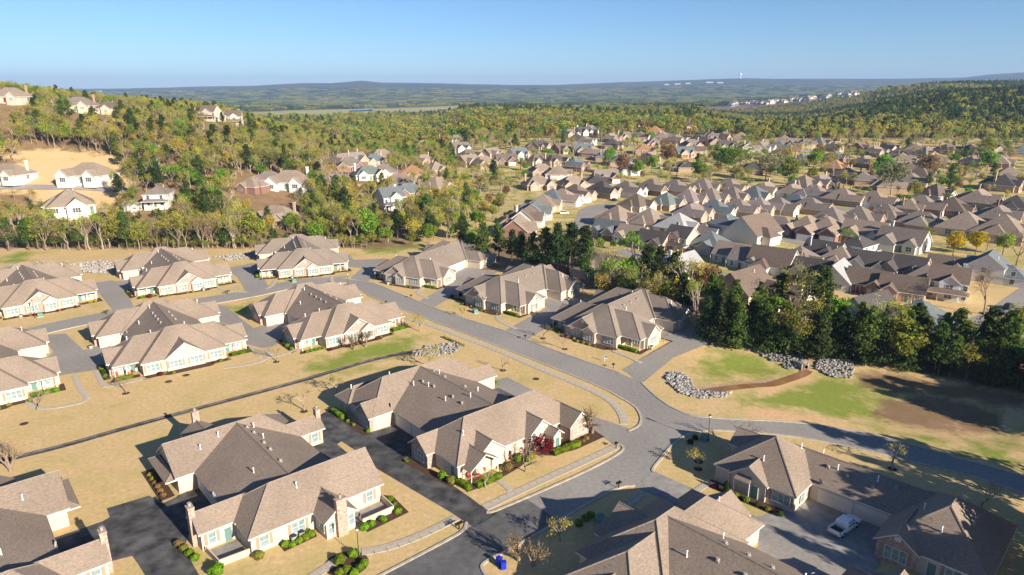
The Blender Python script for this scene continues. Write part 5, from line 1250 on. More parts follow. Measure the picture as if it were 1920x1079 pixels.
# ---- singled-out trees of the suburb
for x, y, h_, k, lab in [(1786, 482, 9.5, 'yellow', 'bright yellow flowering tree, left of the pair'), (1828, 478, 9, 'yellow', 'bright yellow flowering tree, right of the pair'), (1740, 462, 9, 'bare', 'bare tree left of the yellow pair'), (1640, 452, 9, 'bare', 'bare tree beside the brick garage house'), (1660, 425, 10, 'bare', 'bare tree among the hipped roofs'),
      (1770, 400, 10, 'bare', 'bare tree between the taupe roofs'), (1733, 470, 8.5, 'olive', 'olive tree left of the yellow pair'), (1880, 478, 9, 'green', 'bright green tree right of the yellow pair'), (1850, 470, 8, 'bare', 'bare tree right of the yellow pair'), (1844, 590, 13, 'bare', 'large bare street tree at the road corner'), (1905, 500, 13, 'bare', 'bare tree by the right edge street'),
      (1780, 365, 16, 'pine', 'tall dark pine standing alone among the far roofs'), (1750, 328, 6, 'pink', 'pink flowering tree in the far right street'), (1738, 335, 12, 'rust', 'round rust brown tree beside the pink tree'), (1440, 362, 4, 'pink', 'small purple flowering tree before the twin gables'), (1475, 364, 4, 'pink', 'small purple flowering tree before the pale blue house'),
      (1670, 366, 15, 'pale', 'large pale budding tree above the hipped roofs'), (1655, 345, 14, 'green', 'tall green tree left of the pale budding tree'), (1560, 338, 12, 'gold', 'round golden tree before the far brick roofs'), (1525, 320, 11, 'green', 'dense green tree among the far roofs'), (1478, 345, 13, 'olive', 'large olive tree above the brick row'), (1460, 330, 13, 'gold', 'golden tree above the brick row'),
      (1435, 340, 14, 'pale', 'pale tall tree above the brick row'), (1390, 332, 13, 'green', 'large bright green tree in the middle of the suburb'), (1365, 325, 14, 'green', 'bright green tree left of the large green tree'), (1345, 318, 13, 'olive', 'olive tree in the middle clump'), (1375, 342, 10, 'pine', 'dark evergreen below the bright green clump'), (1310, 340, 11, 'green', 'round green tree above the garage row'),
      (1268, 335, 10, 'gold', 'golden tree above the garage row'), (1250, 312, 12, 'rust', 'rust gold tree in the middle streets'), (1222, 325, 10, 'green', 'green tree beside the pale roof'), (1195, 330, 8, 'green', 'lime green tree beside the pale roof'), (1168, 330, 11, 'rust', 'rust coloured tree left of the pale roof'), (1188, 300, 11, 'gold', 'golden tree behind the pale roof'), (1075, 300, 12, 'gold', 'large golden oak in the middle streets'),
      (1143, 310, 10, 'green', 'round green tree in the middle streets'), (1850, 322, 12, 'green', 'round green tree in the far right street'), (1830, 338, 8, 'green', 'small round green tree below the round green tree'), (1850, 295, 12, 'olive', 'large olive tree before the dark hill'), (1712, 375, 8, 'olive', 'low green tree below the pale budding tree'), (1265, 460, 5, 'green', 'small lime tree in the pale walled row'), (1190, 500, 10, 'green', 'lime green tree by the grey street'),
      (1210, 505, 7, 'green', 'small lime green tree by the grey street'), (1125, 470, 5, 'green', 'small lime tree before the dark green house'), (1150, 468, 4, 'green', 'second small lime tree before the dark green house'), (1580, 462, 6, 'green', 'small yellow-green tree beside the two-storey blue house')]:
    p = at(x, y); plant(k, p[0], p[1], h_ * (1.5 if y < 400 and k not in ('pink', 'pine') else 1.1), lab, 'garden trees of the suburb')
for x, y, h_, k, lab in [(690, 455, 15, 'green', 'bright green tall tree behind the house by the wood'), (790, 420, 13, 'green', 'bright green spreading tree beyond the wood edge'), (585, 385, 12, 'green', 'round dark green tree beside the brick house'), (860, 415, 17, 'spring', 'tall thin spring oak beyond the wood edge'), (905, 408, 9, 'gold', 'golden orange tree beside the bare bank'), (890, 420, 8, 'gold', 'lower golden orange tree beside the bare bank')]:
    p = at(x, y, 0); plant(k, p[0], p[1], h_, lab, 'trees at the edge of the wood')
beltrow([(0, 470), (120, 470), (260, 466), (400, 466), (480, 462)], 34, 9, 15, ['spring', 'pine', 'gold', 'spring', 'bare', 'olive'], 'tree along the lower edge of the left wood', 'trees at the edge of the left wood', 3)
beltrow([(380, 462), (480, 460)], 20, 9, 13, ['bare', 'spring'], 'slim bare trunked tree in the thicket at the left wood edge', 'trees at the edge of the left wood', 3)
beltrow([(500, 440), (620, 440), (760, 440), (880, 450)], 26, 7, 13, ['spring', 'olive', 'gold', 'green', 'pine', 'bare'], 'tree along the wood edge above the far lawn', 'trees at the edge of the wood', 3)
# ---- young street and garden trees
for x, y, h_, k, lab in [(70, 770, 4.2, 'sapling_bare', 'bare young tree in the lawn at the left edge'), (20, 885, 4.6, 'multistem', 'bare grey tree on the lawn above the lower left roof'), (237, 737, 4, 'sapling_bare', 'bare young tree before the porch with red chairs'), (520, 678, 4.5, 'sapling_bare', 'bare young tree on the lawn by the middle driveway'), (570, 770, 4, 'sapling', 'thin greening young tree above the chimney roof'),
      (632, 738, 4, 'sapling_gold', 'golden young tree left of the big corner roof'), (806, 688, 5, 'sapling_gold', 'golden young tree behind the big corner roof'), (788, 622, 4.5, 'sapling_gold', 'pale gold young tree beside the sidewalk'), (684, 650, 4, 'multistem', 'bare shrub tree before the middle gable'), (665, 655, 4, 'multistem', 'second bare shrub tree before the middle gable'),
      (990, 866, 4.2, 'sapling_bare', 'bare tree standing beside the dark red maple'), (1018, 858, 4.6, 'red', 'dark red maple before the corner house'), (1112, 812, 5.2, 'multistem', 'bare vase shaped tree at the end of the corner house'), (911, 915, 3.4, 'sapling', 'olive young tree by the corner house porch'), (985, 885, 4.6, 'sapling_bare', 'bare young tree on the corner house lawn'), (1050, 1015, 3.8, 'sapling_gold', 'yellow leafed young tree on the shaded lawn'),
      (1000, 1060, 4, 'multistem', 'bare shrub tree on the shaded lawn at the bottom edge'), (975, 1052, 4, 'multistem', 'second bare shrub tree on the shaded lawn'), (1309, 878, 3.2, 'sapling_gold', 'narrow rust young tree on the shaded corner lawn'), (1381, 832, 5.5, 'sapling_bare', 'bare young tree beside the corner lamp'), (1673, 880, 4.6, 'sapling', 'green young tree on the lawn before the right road'), (1840, 950, 4.6, 'sapling_bare', 'bare young tree on the shaded lawn by the right road'),
      (1058, 655, 4.5, 'sapling_bare', 'bare young tree on the lawn before the yard sign'), (1018, 634, 4, 'sapling_bare', 'bare young tree near the mailbox by the street'), (943, 695, 4, 'sapling_bare', 'bare young tree on the tan lawn behind the corner house'), (1245, 640, 3.5, 'sapling', 'pale budding small tree at the basin drive garage'), (1330, 630, 3.5, 'multistem', 'small rust tree by the basin drive end'), (868, 595, 2.6, 'sapling_gold', 'small red leafed tree by the middle porch')]:
    p = at(x, y, 0); plant(k, p[0], p[1], h_, lab, 'young trees of the patio house lawns')
# tall pines standing off to the right, whose shade falls across the duplex and the road
for i in range(60):
    sg = 86 + 92 * i / 59.0 + RNG.uniform(-1, 1); tg = RNG.uniform(3, 17)
    if (103 < sg < 120 and RNG.random() < .45) or (125 < sg < 150 and RNG.random() < .6): continue
    plant('pine', .682 * sg + .731 * tg, .731 * sg - .682 * tg, RNG.uniform(13, 17.5), 'tall pine of the grove beside the shaded duplex', 'pines of the grove at the right', var=RNG.choice([0, 1, 2, 3, 4, 5]))

# ------------------------------------------------------------------ shrubs, beds, street furniture
def shrub_mesh(seed, n=420, size=.10, leaf='leaf_shrub', sq=.85):
    rs = np.random.RandomState(seed); g = rs.normal(0, 1, (n, 3)); g /= np.linalg.norm(g, axis=1)[:, None]
    r = 1 + .10 * np.sin(g[:, 0] * 5 + seed) * np.sin(g[:, 1] * 4) + .08 * np.sin(g[:, 2] * 7)
    P = g * (r * rs.uniform(.86, 1.03, n))[:, None] * np.array([.5, .5, .5 * sq]); P[:, 2] += .42 * sq
    k = P[:, 2] > -.02
    core = MB(); core.v = []
    for i in range(4):
        for j in range(8):
            a0, a1 = 2 * math.pi * j / 8, 2 * math.pi * (j + 1) / 8; t0, t1 = math.pi * i / 4, math.pi * (i + 1) / 4
            q = lambda t, a: (.42 * math.sin(t) * math.cos(a), .42 * math.sin(t) * math.sin(a), .42 * sq + .42 * sq * math.cos(t))
            core.face([q(t0, a0), q(t0, a1), q(t1, a1), q(t1, a0)])
    return leaf_mesh('shrub', leaves(P[k], g[k], size, rs, 1.4), leaf, core, [leaf])
SHRUB = {k: [shrub_mesh(80 + 3 * i + j, leaf='leaf_' + k) for j in range(2)] for i, k in enumerate(['shrub', 'olive', 'red', 'rust', 'yellow', 'dark', 'green'])}
SW_ = dict(shrub='bright green', olive='olive green', red='dark red', rust='brown leafed', yellow='yellow', dark='dark green', green='green')
def shrub(X, Y, d, kind, label, group, h=None):
    o = obj('shrub', SHRUB[kind][RNG.randrange(2)], None, (X, Y, h1(X, Y)), RNG.uniform(0, 6), (d, d, h or d * .95))
    return tag(o, label, 'shrub', group)
def hedge(a, b, w, h, label, kind='shrub', group='clipped hedges'):
    L = math.hypot(b[0] - a[0], b[1] - a[1]); rs = np.random.RandomState(int(L * 100) % 9999)
    mb = MB(); mb.box(0, L, -w / 2 + .07, w / 2 - .07, 0, h - .07)
    n = int(260 * (L * h * 2 + L * w)); P = np.stack([rs.uniform(0, L, n), rs.uniform(-w / 2, w / 2, n), rs.uniform(.02, h, n)], 1); N = np.zeros((n, 3))
    f = rs.randint(0, 5, n)
    P[f == 0, 1] = -w / 2; N[f == 0, 1] = -1; P[f == 1, 1] = w / 2; N[f == 1, 1] = 1; m_ = (f == 2) | (f == 3); P[m_, 2] = h; N[m_, 2] = 1; P[f == 4, 0] = np.where(rs.uniform(0, 1, (f == 4).sum()) < .5, 0, L)
    P += rs.normal(0, .035, P.shape)
    o = obj('hedge', leaf_mesh('hedge', leaves(P, N, .09, rs, 1.3), 'leaf_' + kind, mb, ['leaf_' + kind]), None, (a[0], a[1], 0), math.atan2(b[1] - a[1], b[0] - a[0]))
    return tag(o, label, 'hedge', group)
def L2W(key, x, y):
    o, a = PLX[key][:2]; return loc_w(o, a, x, y)
CO, CA = (-6.7, 94.6), 41
DO, DA = (-34.8, 77.2), 41
EO, EA = (32.0, 96.2), -45
LW = {'C': lambda x, y: loc_w(CO, CA, x, y), 'D': lambda x, y: loc_w(DO, DA, x, y), 'E': lambda x, y: loc_w(EO, EA, x, y)}
for k in PLX: LW[k] = (lambda kk: (lambda x, y: L2W(kk, x, y)))(k)
def bed(key, pts, label): sheet('planting_bed', [LW[key](*p) for p in pts], .035, 'mulch', label)
HNAME = dict(G='the house with red porch chairs', I='the middle patio house', K='the patio house with the purple shrub', L='the house by the wood', J='the left edge house with yellow shrubs', H='the house cut by the left edge', M='the patio house farthest up the street', N='the patio house with the white porch hedge', O='the house beside the basin driveway', F='the half shaded bottom house')
for k in 'GIKLJHMNO':
    W = PLX[k][3]
    bed(k, [(5.2, -1.6), (5.0, -3.6), (9, -3.4), (10, -4.2), (19, -4.3), (20, -3.4), (W - 5, -3.3), (W - 5.2, -1.5)], 'dark mulch bed along the front of ' + HNAME[k])
    bed(k, [(-.1, .6), (-.9, -1.2), (5, -1.4), (5, .4)], 'mulch bed before the left porch of ' + HNAME[k])
    bed(k, [(W - 5, .4), (W - 4.8, -1.4), (W + .9, -1.2), (W + .9, 3), (W + .1, 3), (W - .2, .6)], 'mulch bed before the right porch of ' + HNAME[k])
    bed(k, [(-.3, 1.5), (-.3, 11.5), (-2.0, 11.3), (-2.0, 1.0)], 'mulch bed along the left end of ' + HNAME[k])
    for i, x in enumerate(np.arange(6.0, W - 5, 1.7)):
        if RNG.random() < .6: shrub(*LW[k](x, -3.0 - (.9 if 9.5 < x < 19 else 0)), RNG.uniform(.5, .95), RNG.choice(['olive', 'red', 'rust', 'shrub', 'olive']), 'low shrub in the front bed of ' + HNAME[k], 'low shrubs in the front beds')
    for i in range(3): shrub(*LW[k](-1.1, 3 + 2.6 * i), RNG.uniform(.7, 1.3), RNG.choice(['dark', 'olive', 'green']), 'shrub along the left end of ' + HNAME[k], 'shrubs at the house ends')
for k, x0, x1, y in [('G', .3, 3.6, -.8), ('G', 24.3, 28.3, -.9), ('H', 23.5, 28.2, -.9), ('I', 24.3, 28.3, -.9), ('O', 20.5, 25.8, -.7), ('O', 0, 3.4, -.8), ('N', 20.6, 25.0, -.7), ('M', 21, 25, -.7), ('K', .4, 2.6, -.9)]:
    hedge(LW[k](x0, y), LW[k](x1, y), .75, .75, 'low bright hedge before the %s porch of %s' % ('left' if x0 < 5 else 'right', HNAME[k]))
for i in range(5): shrub(*LW['I'](1.0 + 1.0 * i, -1.1), .95, 'shrub', 'round bright shrub in the row before the left porch of the middle patio house', 'round shrubs of the middle house')
for k, x, y, kind, d, lab in [('K', 2.8, -1.6, 'red', 1.6, 'purple red shrub before the far left porch'), ('K', 3.6, -1.3, 'olive', 1.1, 'olive shrub beside the purple red shrub'), ('J', 26.2, -.9, 'yellow', 1.2, 'yellow shrub before the left edge house'), ('J', 27.6, -.5, 'yellow', 1.0, 'yellow shrub at the corner of the left edge house'), ('J', 22, -3.5, 'red', 1.0, 'dark red shrub before the left edge house'), ('J', 17.5, -4.2, 'red', .9, 'second dark red shrub before the left edge house'),
      ('J', 12, -4.2, 'red', .9, 'third dark red shrub before the left edge house'), ('G', 8.6, -3.2, 'red', 1.1, 'dark red shrub under the left window of the house with red chairs'), ('N', -1.0, -.6, 'red', 1.4, 'red shrub at the left porch of the white hedge house')]:
    shrub(*LW[k](x, y), d, kind, lab, 'coloured shrubs')
# corner house garden
bed('C', [(-.6, 2), (-1.4, -1.2), (3, -1.8), (9, -1.2), (10, -1.0), (14, .2), (16.5, -2.2), (21, -3.2), (28, -3.4), (28.5, 1), (21, 1), (9, 1.5), (7, -.2), (1, -.2)], 'curving mulch bed before the corner house')
bed('C', [(-1, 2), (-2.6, 1.4), (-4.2, 13.5), (-2.4, 13.6)], 'mulch bed along the driveway side of the corner house')
bed('C', [(-3.2, 25), (-4.6, 25), (-5.0, 38), (-3.2, 38.5)], 'mulch bed along the rear left end of the corner house')
hedge(LW['C'](-1.0, 1.6), LW['C'](-.7, -1.0), .9, .95, 'clipped hedge at the left of the corner house porch')
hedge(LW['C'](.6, -1.2), LW['C'](5.2, -1.4), .9, .9, 'clipped hedge before the corner house porch')
hedge(LW['C'](16.6, -2.0), LW['C'](22.4, -2.4), .9, .85, 'long bright hedge right of the dark red maple')
for x, y, d, kind, lab in [(-2.0, 4.6, 1.3, 'shrub', 'tall round shrub by the drive side of the corner house'), (-1.6, 2.6, 1.5, 'olive', 'olive shrub by the drive side of the corner house'), (7.4, -.4, 1.5, 'rust', 'wide brown shrub right of the porch'), (8.6, -.1, 1.3, 'rust', 'second brown shrub right of the porch'), (10.6, .5, 1.1, 'shrub', 'columnar shrub behind the flag'), (12.0, -.4, 1.3, 'shrub', 'bright shrub left of the maple'),
      (13.2, -.3, 1.4, 'yellow', 'yellow green shrub left of the maple'), (23.6, -2.2, .9, 'rust', 'brown shrub under the stone gable'), (24.8, -2.0, .9, 'olive', 'olive shrub under the stone gable'), (-3.6, 12.6, .7, 'shrub', 'small shrub at the court corner'), (-3.2, 26, .9, 'shrub', 'small shrub at the rear court corner'), (-4.0, 30, .7, 'olive', 'small shrub along the rear left end'), (-4.1, 32, .8, 'shrub', 'second small shrub along the rear left end')]:
    shrub(*LW['C'](x, y), d, kind, lab, 'shrubs of the corner house', 1.7 if 'column' in lab or 'tall' in lab else None)
hedge(LW['C'](-4.0, 33.8), LW['C'](-4.3, 37.6), 1.2, .9, 'hedge at the rear porch of the corner house', 'green')
hedge(LW['C'](27.6, 26.5), LW['C'](27.6, 28.5), .7, .6, 'small hedge at the rear right end of the corner house')
# chimney house garden
for i, (x, y, d) in enumerate([(5.3, -1.2, 1.0), (6.4, -1.0, 1.1), (7.4, -.9, 1.1), (8.3, -.7, 1.1), (4.6, -.5, 1.1), (8.1, .2, 1.0)]):
    shrub(*LW['D'](x, y), d, 'shrub', 'round clipped shrub, %s in the bed before the chimney house' % ORD[i], 'round shrubs of the chimney house')
bed('D', [(4, .4), (4, -1.6), (8.8, -1.4), (9.2, .4)], 'mulch bed with round shrubs before the chimney house')
for i in range(4): shrub(*LW['D'](-5.6 - .25 * i, 4.6 + 1.5 * i), 1.15, ['shrub', 'shrub', 'olive', 'rust'][i], 'rounded shrub, %s from the street along the drive of the chimney house' % ORD[i], 'drive side shrubs')
for i, (x, y) in enumerate([(21.0, -.6), (20.9, -2.2), (20.2, -4.2), (17.6, -4.4), (15.8, -4.3)]): shrub(*LW['D'](x, y), 1.15 if i != 1 else .8, 'shrub', 'round shrub, %s round the right patio wall' % ORD[i], 'patio shrubs')
shrub(*LW['D'](14.6, -4.3), 1.3, 'shrub', 'bushy shrub beside the patio flag', 'patio shrubs'); shrub(*LW['D'](-4.4, 0), 1.9, 'shrub', 'large bright shrub at the corner of the fenced patio', 'patio shrubs'); shrub(*LW['D'](.9, -.6), 1.4, 'gold' if 'gold' in SHRUB else 'olive', 'olive shrub at the right end of the fenced patio', 'patio shrubs')
bed('D', [(14.6, -3.2), (14.6, -5.2), (21.6, -5.0), (22, .2), (20.6, .2), (20.4, -3.6)], 'mulch bed round the right patio wall')
c0 = at(650, 1058, 0); bed_pts = [(c0[0] + 2.9 * math.cos(t), c0[1] + 2.6 * math.sin(t)) for t in np.linspace(0, 6.28, 18)[:-1]]
sheet('planting_bed', bed_pts, .045, 'mulch', 'round mulch bed of clipped shrubs by the lamp post')
for i, (x, y, d) in enumerate([(637, 1056, 1.5), (664, 1044, 1.5), (650, 1072, 1.1), (664, 1078, 1.1), (676, 1068, 1.1), (683, 1060, 1.1), (637, 1078, 1.2)]):
    shrub(*at(x, y, 0), d, 'shrub', 'round clipped shrub, %s in the round bed by the lamp post' % ORD[i], 'round bed shrubs')
for i, (x, y) in enumerate([(1085, 985), (1098, 975), (1108, 970)]): shrub(*at(x, y, 0), 1.2, 'green', 'grey green shrub, %s left of the transformer box on the shaded lawn' % ORD[i], 'shaded lawn shrubs')
for i, (x, y) in enumerate([(1294, 832), (1303, 824)]): shrub(*at(x, y, 0), 1.1, 'dark', 'dark shrub, %s beside the corner transformer box' % ORD[i], 'shaded lawn shrubs')
for i in range(7): shrub(*LW['E'](1.5 + 1.7 * i, -1.6), RNG.uniform(.8, 1.1), ['red', 'dark', 'green', 'green', 'dark', 'olive', 'dark'][i], 'shrub, %s from the left before the shaded duplex' % ORD[i], 'duplex shrubs', 2.6 if i == 1 else None)
bed('E', [(-.2, .2), (-.5, -2.2), (13.8, -2.2), (13.6, .2)], 'mulch bed before the shaded duplex')
for i in range(6): shrub(*LW['D'](-4.6, 23.2 + 1.5 * i), .9, 'rust' if i < 4 else 'olive', 'brown shrub, %s along the rear left end of the chimney house' % ORD[i], 'rear shrubs of the chimney house')
bed('D', [(-3.2, 22.2), (-5.4, 22), (-5.4, 33), (-3.2, 33)], 'mulch bed along the rear left end of the chimney house')
for i, (x, y) in enumerate([(236, 738), (236, 738.5), (316, 716), (349, 704), (45, 795), (943, 695), (1005, 711), (518, 679), (570, 772), (1059, 655), (1018, 635), (1309, 880), (1673, 880), (1381, 832), (1310, 866)]):
    if i == 1: continue
    p = at(x, y, 0); sheet('tree_ring', [(p[0] + .75 * math.cos(t), p[1] + .75 * math.sin(t)) for t in np.linspace(0, 6.28, 13)[:-1]], .03, 'mulch')
# low clipped plants by the riprap
for i in range(8): shrub(*at(833 + 5 * i, 634 + i * 2.2, 0), .8, 'olive', 'small plant in the row above the rock patch', 'plants above the rock patch')

# ---- rocks
def rock_mesh(seed):
    rs = np.random.RandomState(seed); bm = bmesh.new(); bmesh.ops.create_icosphere(bm, subdivisions=1, radius=.5)
    for v in bm.verts: v.co *= rs.uniform(.7, 1.15); v.co.z *= .75
    vs_ = np.array([v.co for v in bm.verts]); fs = [[v.index for v in f.verts] for f in bm.faces]; bm.free(); return vs_, fs
ROCKS = [rock_mesh(i) for i in range(6)]
def riprap(label, poly, n, smin=.3, smax=.75, topn=40, terrain=False):
    P = px(poly) if not terrain else pxt(poly); xs = [p[0] for p in P]; ys = [p[1] for p in P]
    V, Fs = [], []; k = 0; pts = []
    while k < n:
        x, y = RNG.uniform(min(xs), max(xs)), RNG.uniform(min(ys), max(ys))
        if not in_poly(P, np.array([x]), np.array([y]))[0]: continue
        k += 1; pts.append((x, y, RNG.uniform(smin, smax)))
    pts.sort(key=lambda t: -t[2])
    root = thing('rock_pile', label, 'rocks')
    mb = MB()
    for i, (x, y, s) in enumerate(pts):
        v, f = ROCKS[RNG.randrange(6)]; a = RNG.uniform(0, 6.28); c_, s_ = math.cos(a), math.sin(a); b0 = len(mb.v); z = h1(x, y) + s * .12 + RNG.uniform(0, .25)
        sx, sy = RNG.uniform(.8, 1.3), RNG.uniform(.8, 1.2)
        for q in v: qx, qy = q[0] * sx * s, q[1] * sy * s; mb.v.append((x + qx * c_ - qy * s_, y + qx * s_ + qy * c_, z + q[2] * s))
        for q in f: mb.f.append(tuple(b0 + j for j in q)); mb.m.append(0)
    o = obj('rocks', mb.mesh('rocks', ['rock']), root); o['kind'] = 'stuff'
riprap('heap of grey rocks by the lawn behind the corner house', [(768, 662), (800, 650), (850, 643), (868, 650), (850, 664), (815, 668), (775, 668)], 520)
riprap('curved band of pale rocks at the pond inlet', [(1247, 708), (1258, 698), (1280, 700), (1297, 716), (1300, 732), (1340, 738), (1372, 737), (1360, 746), (1310, 748), (1275, 738), (1255, 722)], 700, .35, .85)
riprap('grey rock slope left of the culvert', [(1400, 645), (1430, 643), (1500, 650), (1512, 662), (1506, 680), (1480, 683), (1440, 668), (1420, 660)], 560, .4, .95)
riprap('blue grey rock slope right of the culvert', [(1534, 668), (1560, 662), (1590, 672), (1603, 690), (1598, 702), (1560, 698), (1530, 686)], 480, .4, .95)
riprap('grey rock slope behind the far left houses', [(130, 497), (190, 490), (235, 488), (245, 505), (215, 514), (160, 512)], 420, .5, 1.1)
riprap('low grey rock wall left of the house by the wood', [(395, 482), (440, 478), (480, 474), (484, 484), (430, 490)], 220, .5, 1.1)
riprap('band of rocks along the slope at the left edge', [(0, 500), (60, 492), (130, 490), (130, 496), (60, 500), (0, 508)], 160, .4, .9)
# culvert mouth
cx, cy_ = at(1512, 685, 0); b = MB(); z = h1(cx, cy_)
for j in range(14):
    a0, a1 = 2 * math.pi * j / 14, 2 * math.pi * (j + 1) / 14
    q = lambda r, a, y: (r * math.cos(a), y, .75 + r * math.sin(a))
    b.face([q(.75, a0, 0), q(.75, a1, 0), q(.62, a1, 0), q(.62, a0, 0)]); b.face([q(.75, a0, 0), q(.75, a0, 3), q(.75, a1, 3), q(.75, a1, 0)]); b.face([q(.62, a0, 0), q(.62, a1, 0), q(.62, a1, 3), q(.62, a0, 3)], 1)
b.face([(.62 * math.cos(2 * math.pi * j / 14), 2.9, .75 + .62 * math.sin(2 * math.pi * j / 14)) for j in range(14)], 1)
b.box(-1.1, -.75, .25, .5, 0, 1.6); b.box(.75, 1.1, .25, .5, 0, 1.6)
tag(obj('culvert', b.mesh('culvert', ['concrete_grey', 'metal_black']), None, (cx, cy_, z - .2), math.radians(25)), 'round concrete culvert mouth between the two rock slopes', 'culvert')
sheet('dirt_path', px([(1500, 655), (1530, 660), (1540, 672), (1520, 684), (1506, 690), (1512, 668)]), .06, 'dirt', 'bare dirt strip between the two rock slopes', drape=True)

# ---- lamp posts, mailboxes, boxes
b = MB(); b.cyl(0, 0, 0, .35, .13, .09); b.cyl(0, 0, .35, 4.1, .055, .045); b.cyl(0, 0, 4.1, 4.2, .16); POLE = b.mesh('pole', ['metal_black'])
b = MB(); b.cyl(0, 0, 4.2, 4.6, .12, .19); LG = b.mesh('lantern', ['lamp_glass']); b = MB(); b.cyl(0, 0, 4.6, 4.68, .24, .2); b.cyl(0, 0, 4.68, 4.9, .2, .03); LC = b.mesh('lamp_cap', ['metal_black'])
for x, y, lab, s in [(673, 1047, 'black lamp post beside the round bed of shrubs', 1.0), (1327, 829, 'black lamp post on the shaded corner lawn', 1.12), (1006, 590, 'black lamp post before the white hedge house', 1.0), (66, 596, 'black lamp post before the left edge house', 1.05), (653, 541, 'black lamp post at the drive mouth by the wood', 1.05), (912, 583, 'dark lamp post beside the middle porch lawn', .9)]:
    p = at(x, y, 0); r = thing('lamp_post', lab, 'lamp post', (*p, 0), 0, 'street lamp posts', s); obj('pole', POLE, r); obj('lantern', LG, r); obj('lamp_cap', LC, r)
b = MB(); b.box(-.05, .05, -.05, .05, 0, 1.05); b.box(-.45, .45, -.04, .04, .85, .95); MPOST = b.mesh('post', ['metal_black'])
b = MB()
b.box(-.11, .11, -.26, .26, 0, .12)
pr = [(.11 * math.cos(t), .12 + .11 * math.sin(t)) for t in np.linspace(0, math.pi, 7)]
b.face([(x, -.26, z) for x, z in pr]); b.face([(x, .26, z) for x, z in pr])
for (x0, z0), (x1, z1) in zip(pr[:-1], pr[1:]): b.face([(x0, -.26, z0), (x0, .26, z0), (x1, .26, z1), (x1, -.26, z1)])
MBOX = b.mesh('mailbox', ['metal_black'])
for x, y, n, lab in [(861, 993, 4, 'row of four black mailboxes before the chimney house'), (1155, 841, 2, 'pair of black mailboxes at the corner house'), (1160, 916, 3, 'black mailboxes at the edge of the shaded lawn'), (985, 637, 2, 'black mailboxes at the drive of the yard sign house'), (1150, 691, 2, 'black mailboxes before the basin drive'), (771, 560, 2, 'black mailboxes before the upper house'), (724, 572, 2, 'black mailboxes on the strip behind the middle roof'),
      (427, 552, 4, 'row of black mailboxes before the far left porch'), (200, 590, 4, 'row of black mailboxes at the left edge house')]:
    p = at(x, y, 0); r = thing('mailbox_stand', lab, 'mailbox', (*p, 0), math.radians(41), 'kerbside mailboxes'); obj('post', MPOST, r, scale=(max(1, n / 2), 1, 1))
    for i in range(n): obj('mailbox', MBOX, r, ((i - (n - 1) / 2) * .34, 0, .95))
b = MB(); b.box(-.75, .75, -.75, .75, 0, .15, 1); b.box(-.6, .6, -.55, .55, .15, .95); b.extrude([(-.62, -.6, .95), (.62, -.6, .95), (.62, .58, 1.12), (-.62, .58, 1.12)], .06); TRB = b.mesh('transformer_box', ['box_green', 'concrete'])
for x, y, lab in [(1126, 980, 'green transformer box on the shaded lawn'), (1321, 827, 'green transformer box by the corner lamp post'), (891, 587, 'pale green utility box before the white hedge house'), (551, 529, 'green utility box on the lawn of the house by the wood'), (76, 594, 'pale utility box before the left edge house')]:
    p = at(x, y, 0); tag(obj('transformer_box', TRB, None, (*p, 0), .6), lab, 'utility box', 'green utility boxes')
b = MB(); b.cyl(0, 0, 0, .8, .42, n=14); b.cyl(0, 0, .8, .9, .44, .36, n=14, mi=1); b.cyl(0, 0, .1, .12, .46, n=14, mi=1); ACM = b.mesh('air_conditioner', ['metal_grey', 'metal_black'])
ACS = [('D', 6.0, -.2, 'grey air conditioner left of the pair before the chimney house'), ('D', 7.2, .0, 'grey air conditioner right of the pair before the chimney house'), ('O', 27.5, 3.6, 'grey air conditioner at the porch end by the basin drive'), ('K', 17.6, -3.8, 'grey air conditioner before the far left stone gable'), ('J', 9.0, -3.9, 'grey air conditioner before the left edge house'), ('M', 9.0, -3.7, 'grey air conditioner before the upper house'), ('L', 9.6, -3.4, 'grey air conditioner before the house by the wood'), ('N', 26.8, 20.5, 'grey air conditioner behind the white hedge house'), ('C', 11.4, 1.2, 'grey air conditioner behind the corner house shrubs'), ('G', -1.3, 24.5, 'grey air conditioner at the rear left of the red chair house')]
for k, x, y, lab in ACS: tag(obj('air_conditioner', ACM, None, (*LW[k](x, y), .02)), lab, 'air conditioner', 'air conditioners')
# yard sign
b = MB(); b.box(-.04, .04, -.04, .04, 0, 1.5); b.box(-.04, .75, -.03, .03, 1.4, 1.47); r = thing('yard_sign', 'white and blue yard sign on a post on the lawn', 'sign', (*at(1133, 678, 0), 0), math.radians(-30)); obj('post', b.mesh('post', ['paint_white']), r)
b = MB(); b.box(.08, .72, -.02, .02, .75, 1.36, 0); b.box(.08, .72, -.026, .026, 1.05, 1.37, 1); obj('panel', b.mesh('panel', ['paint_white', 'sign_blue']), r)
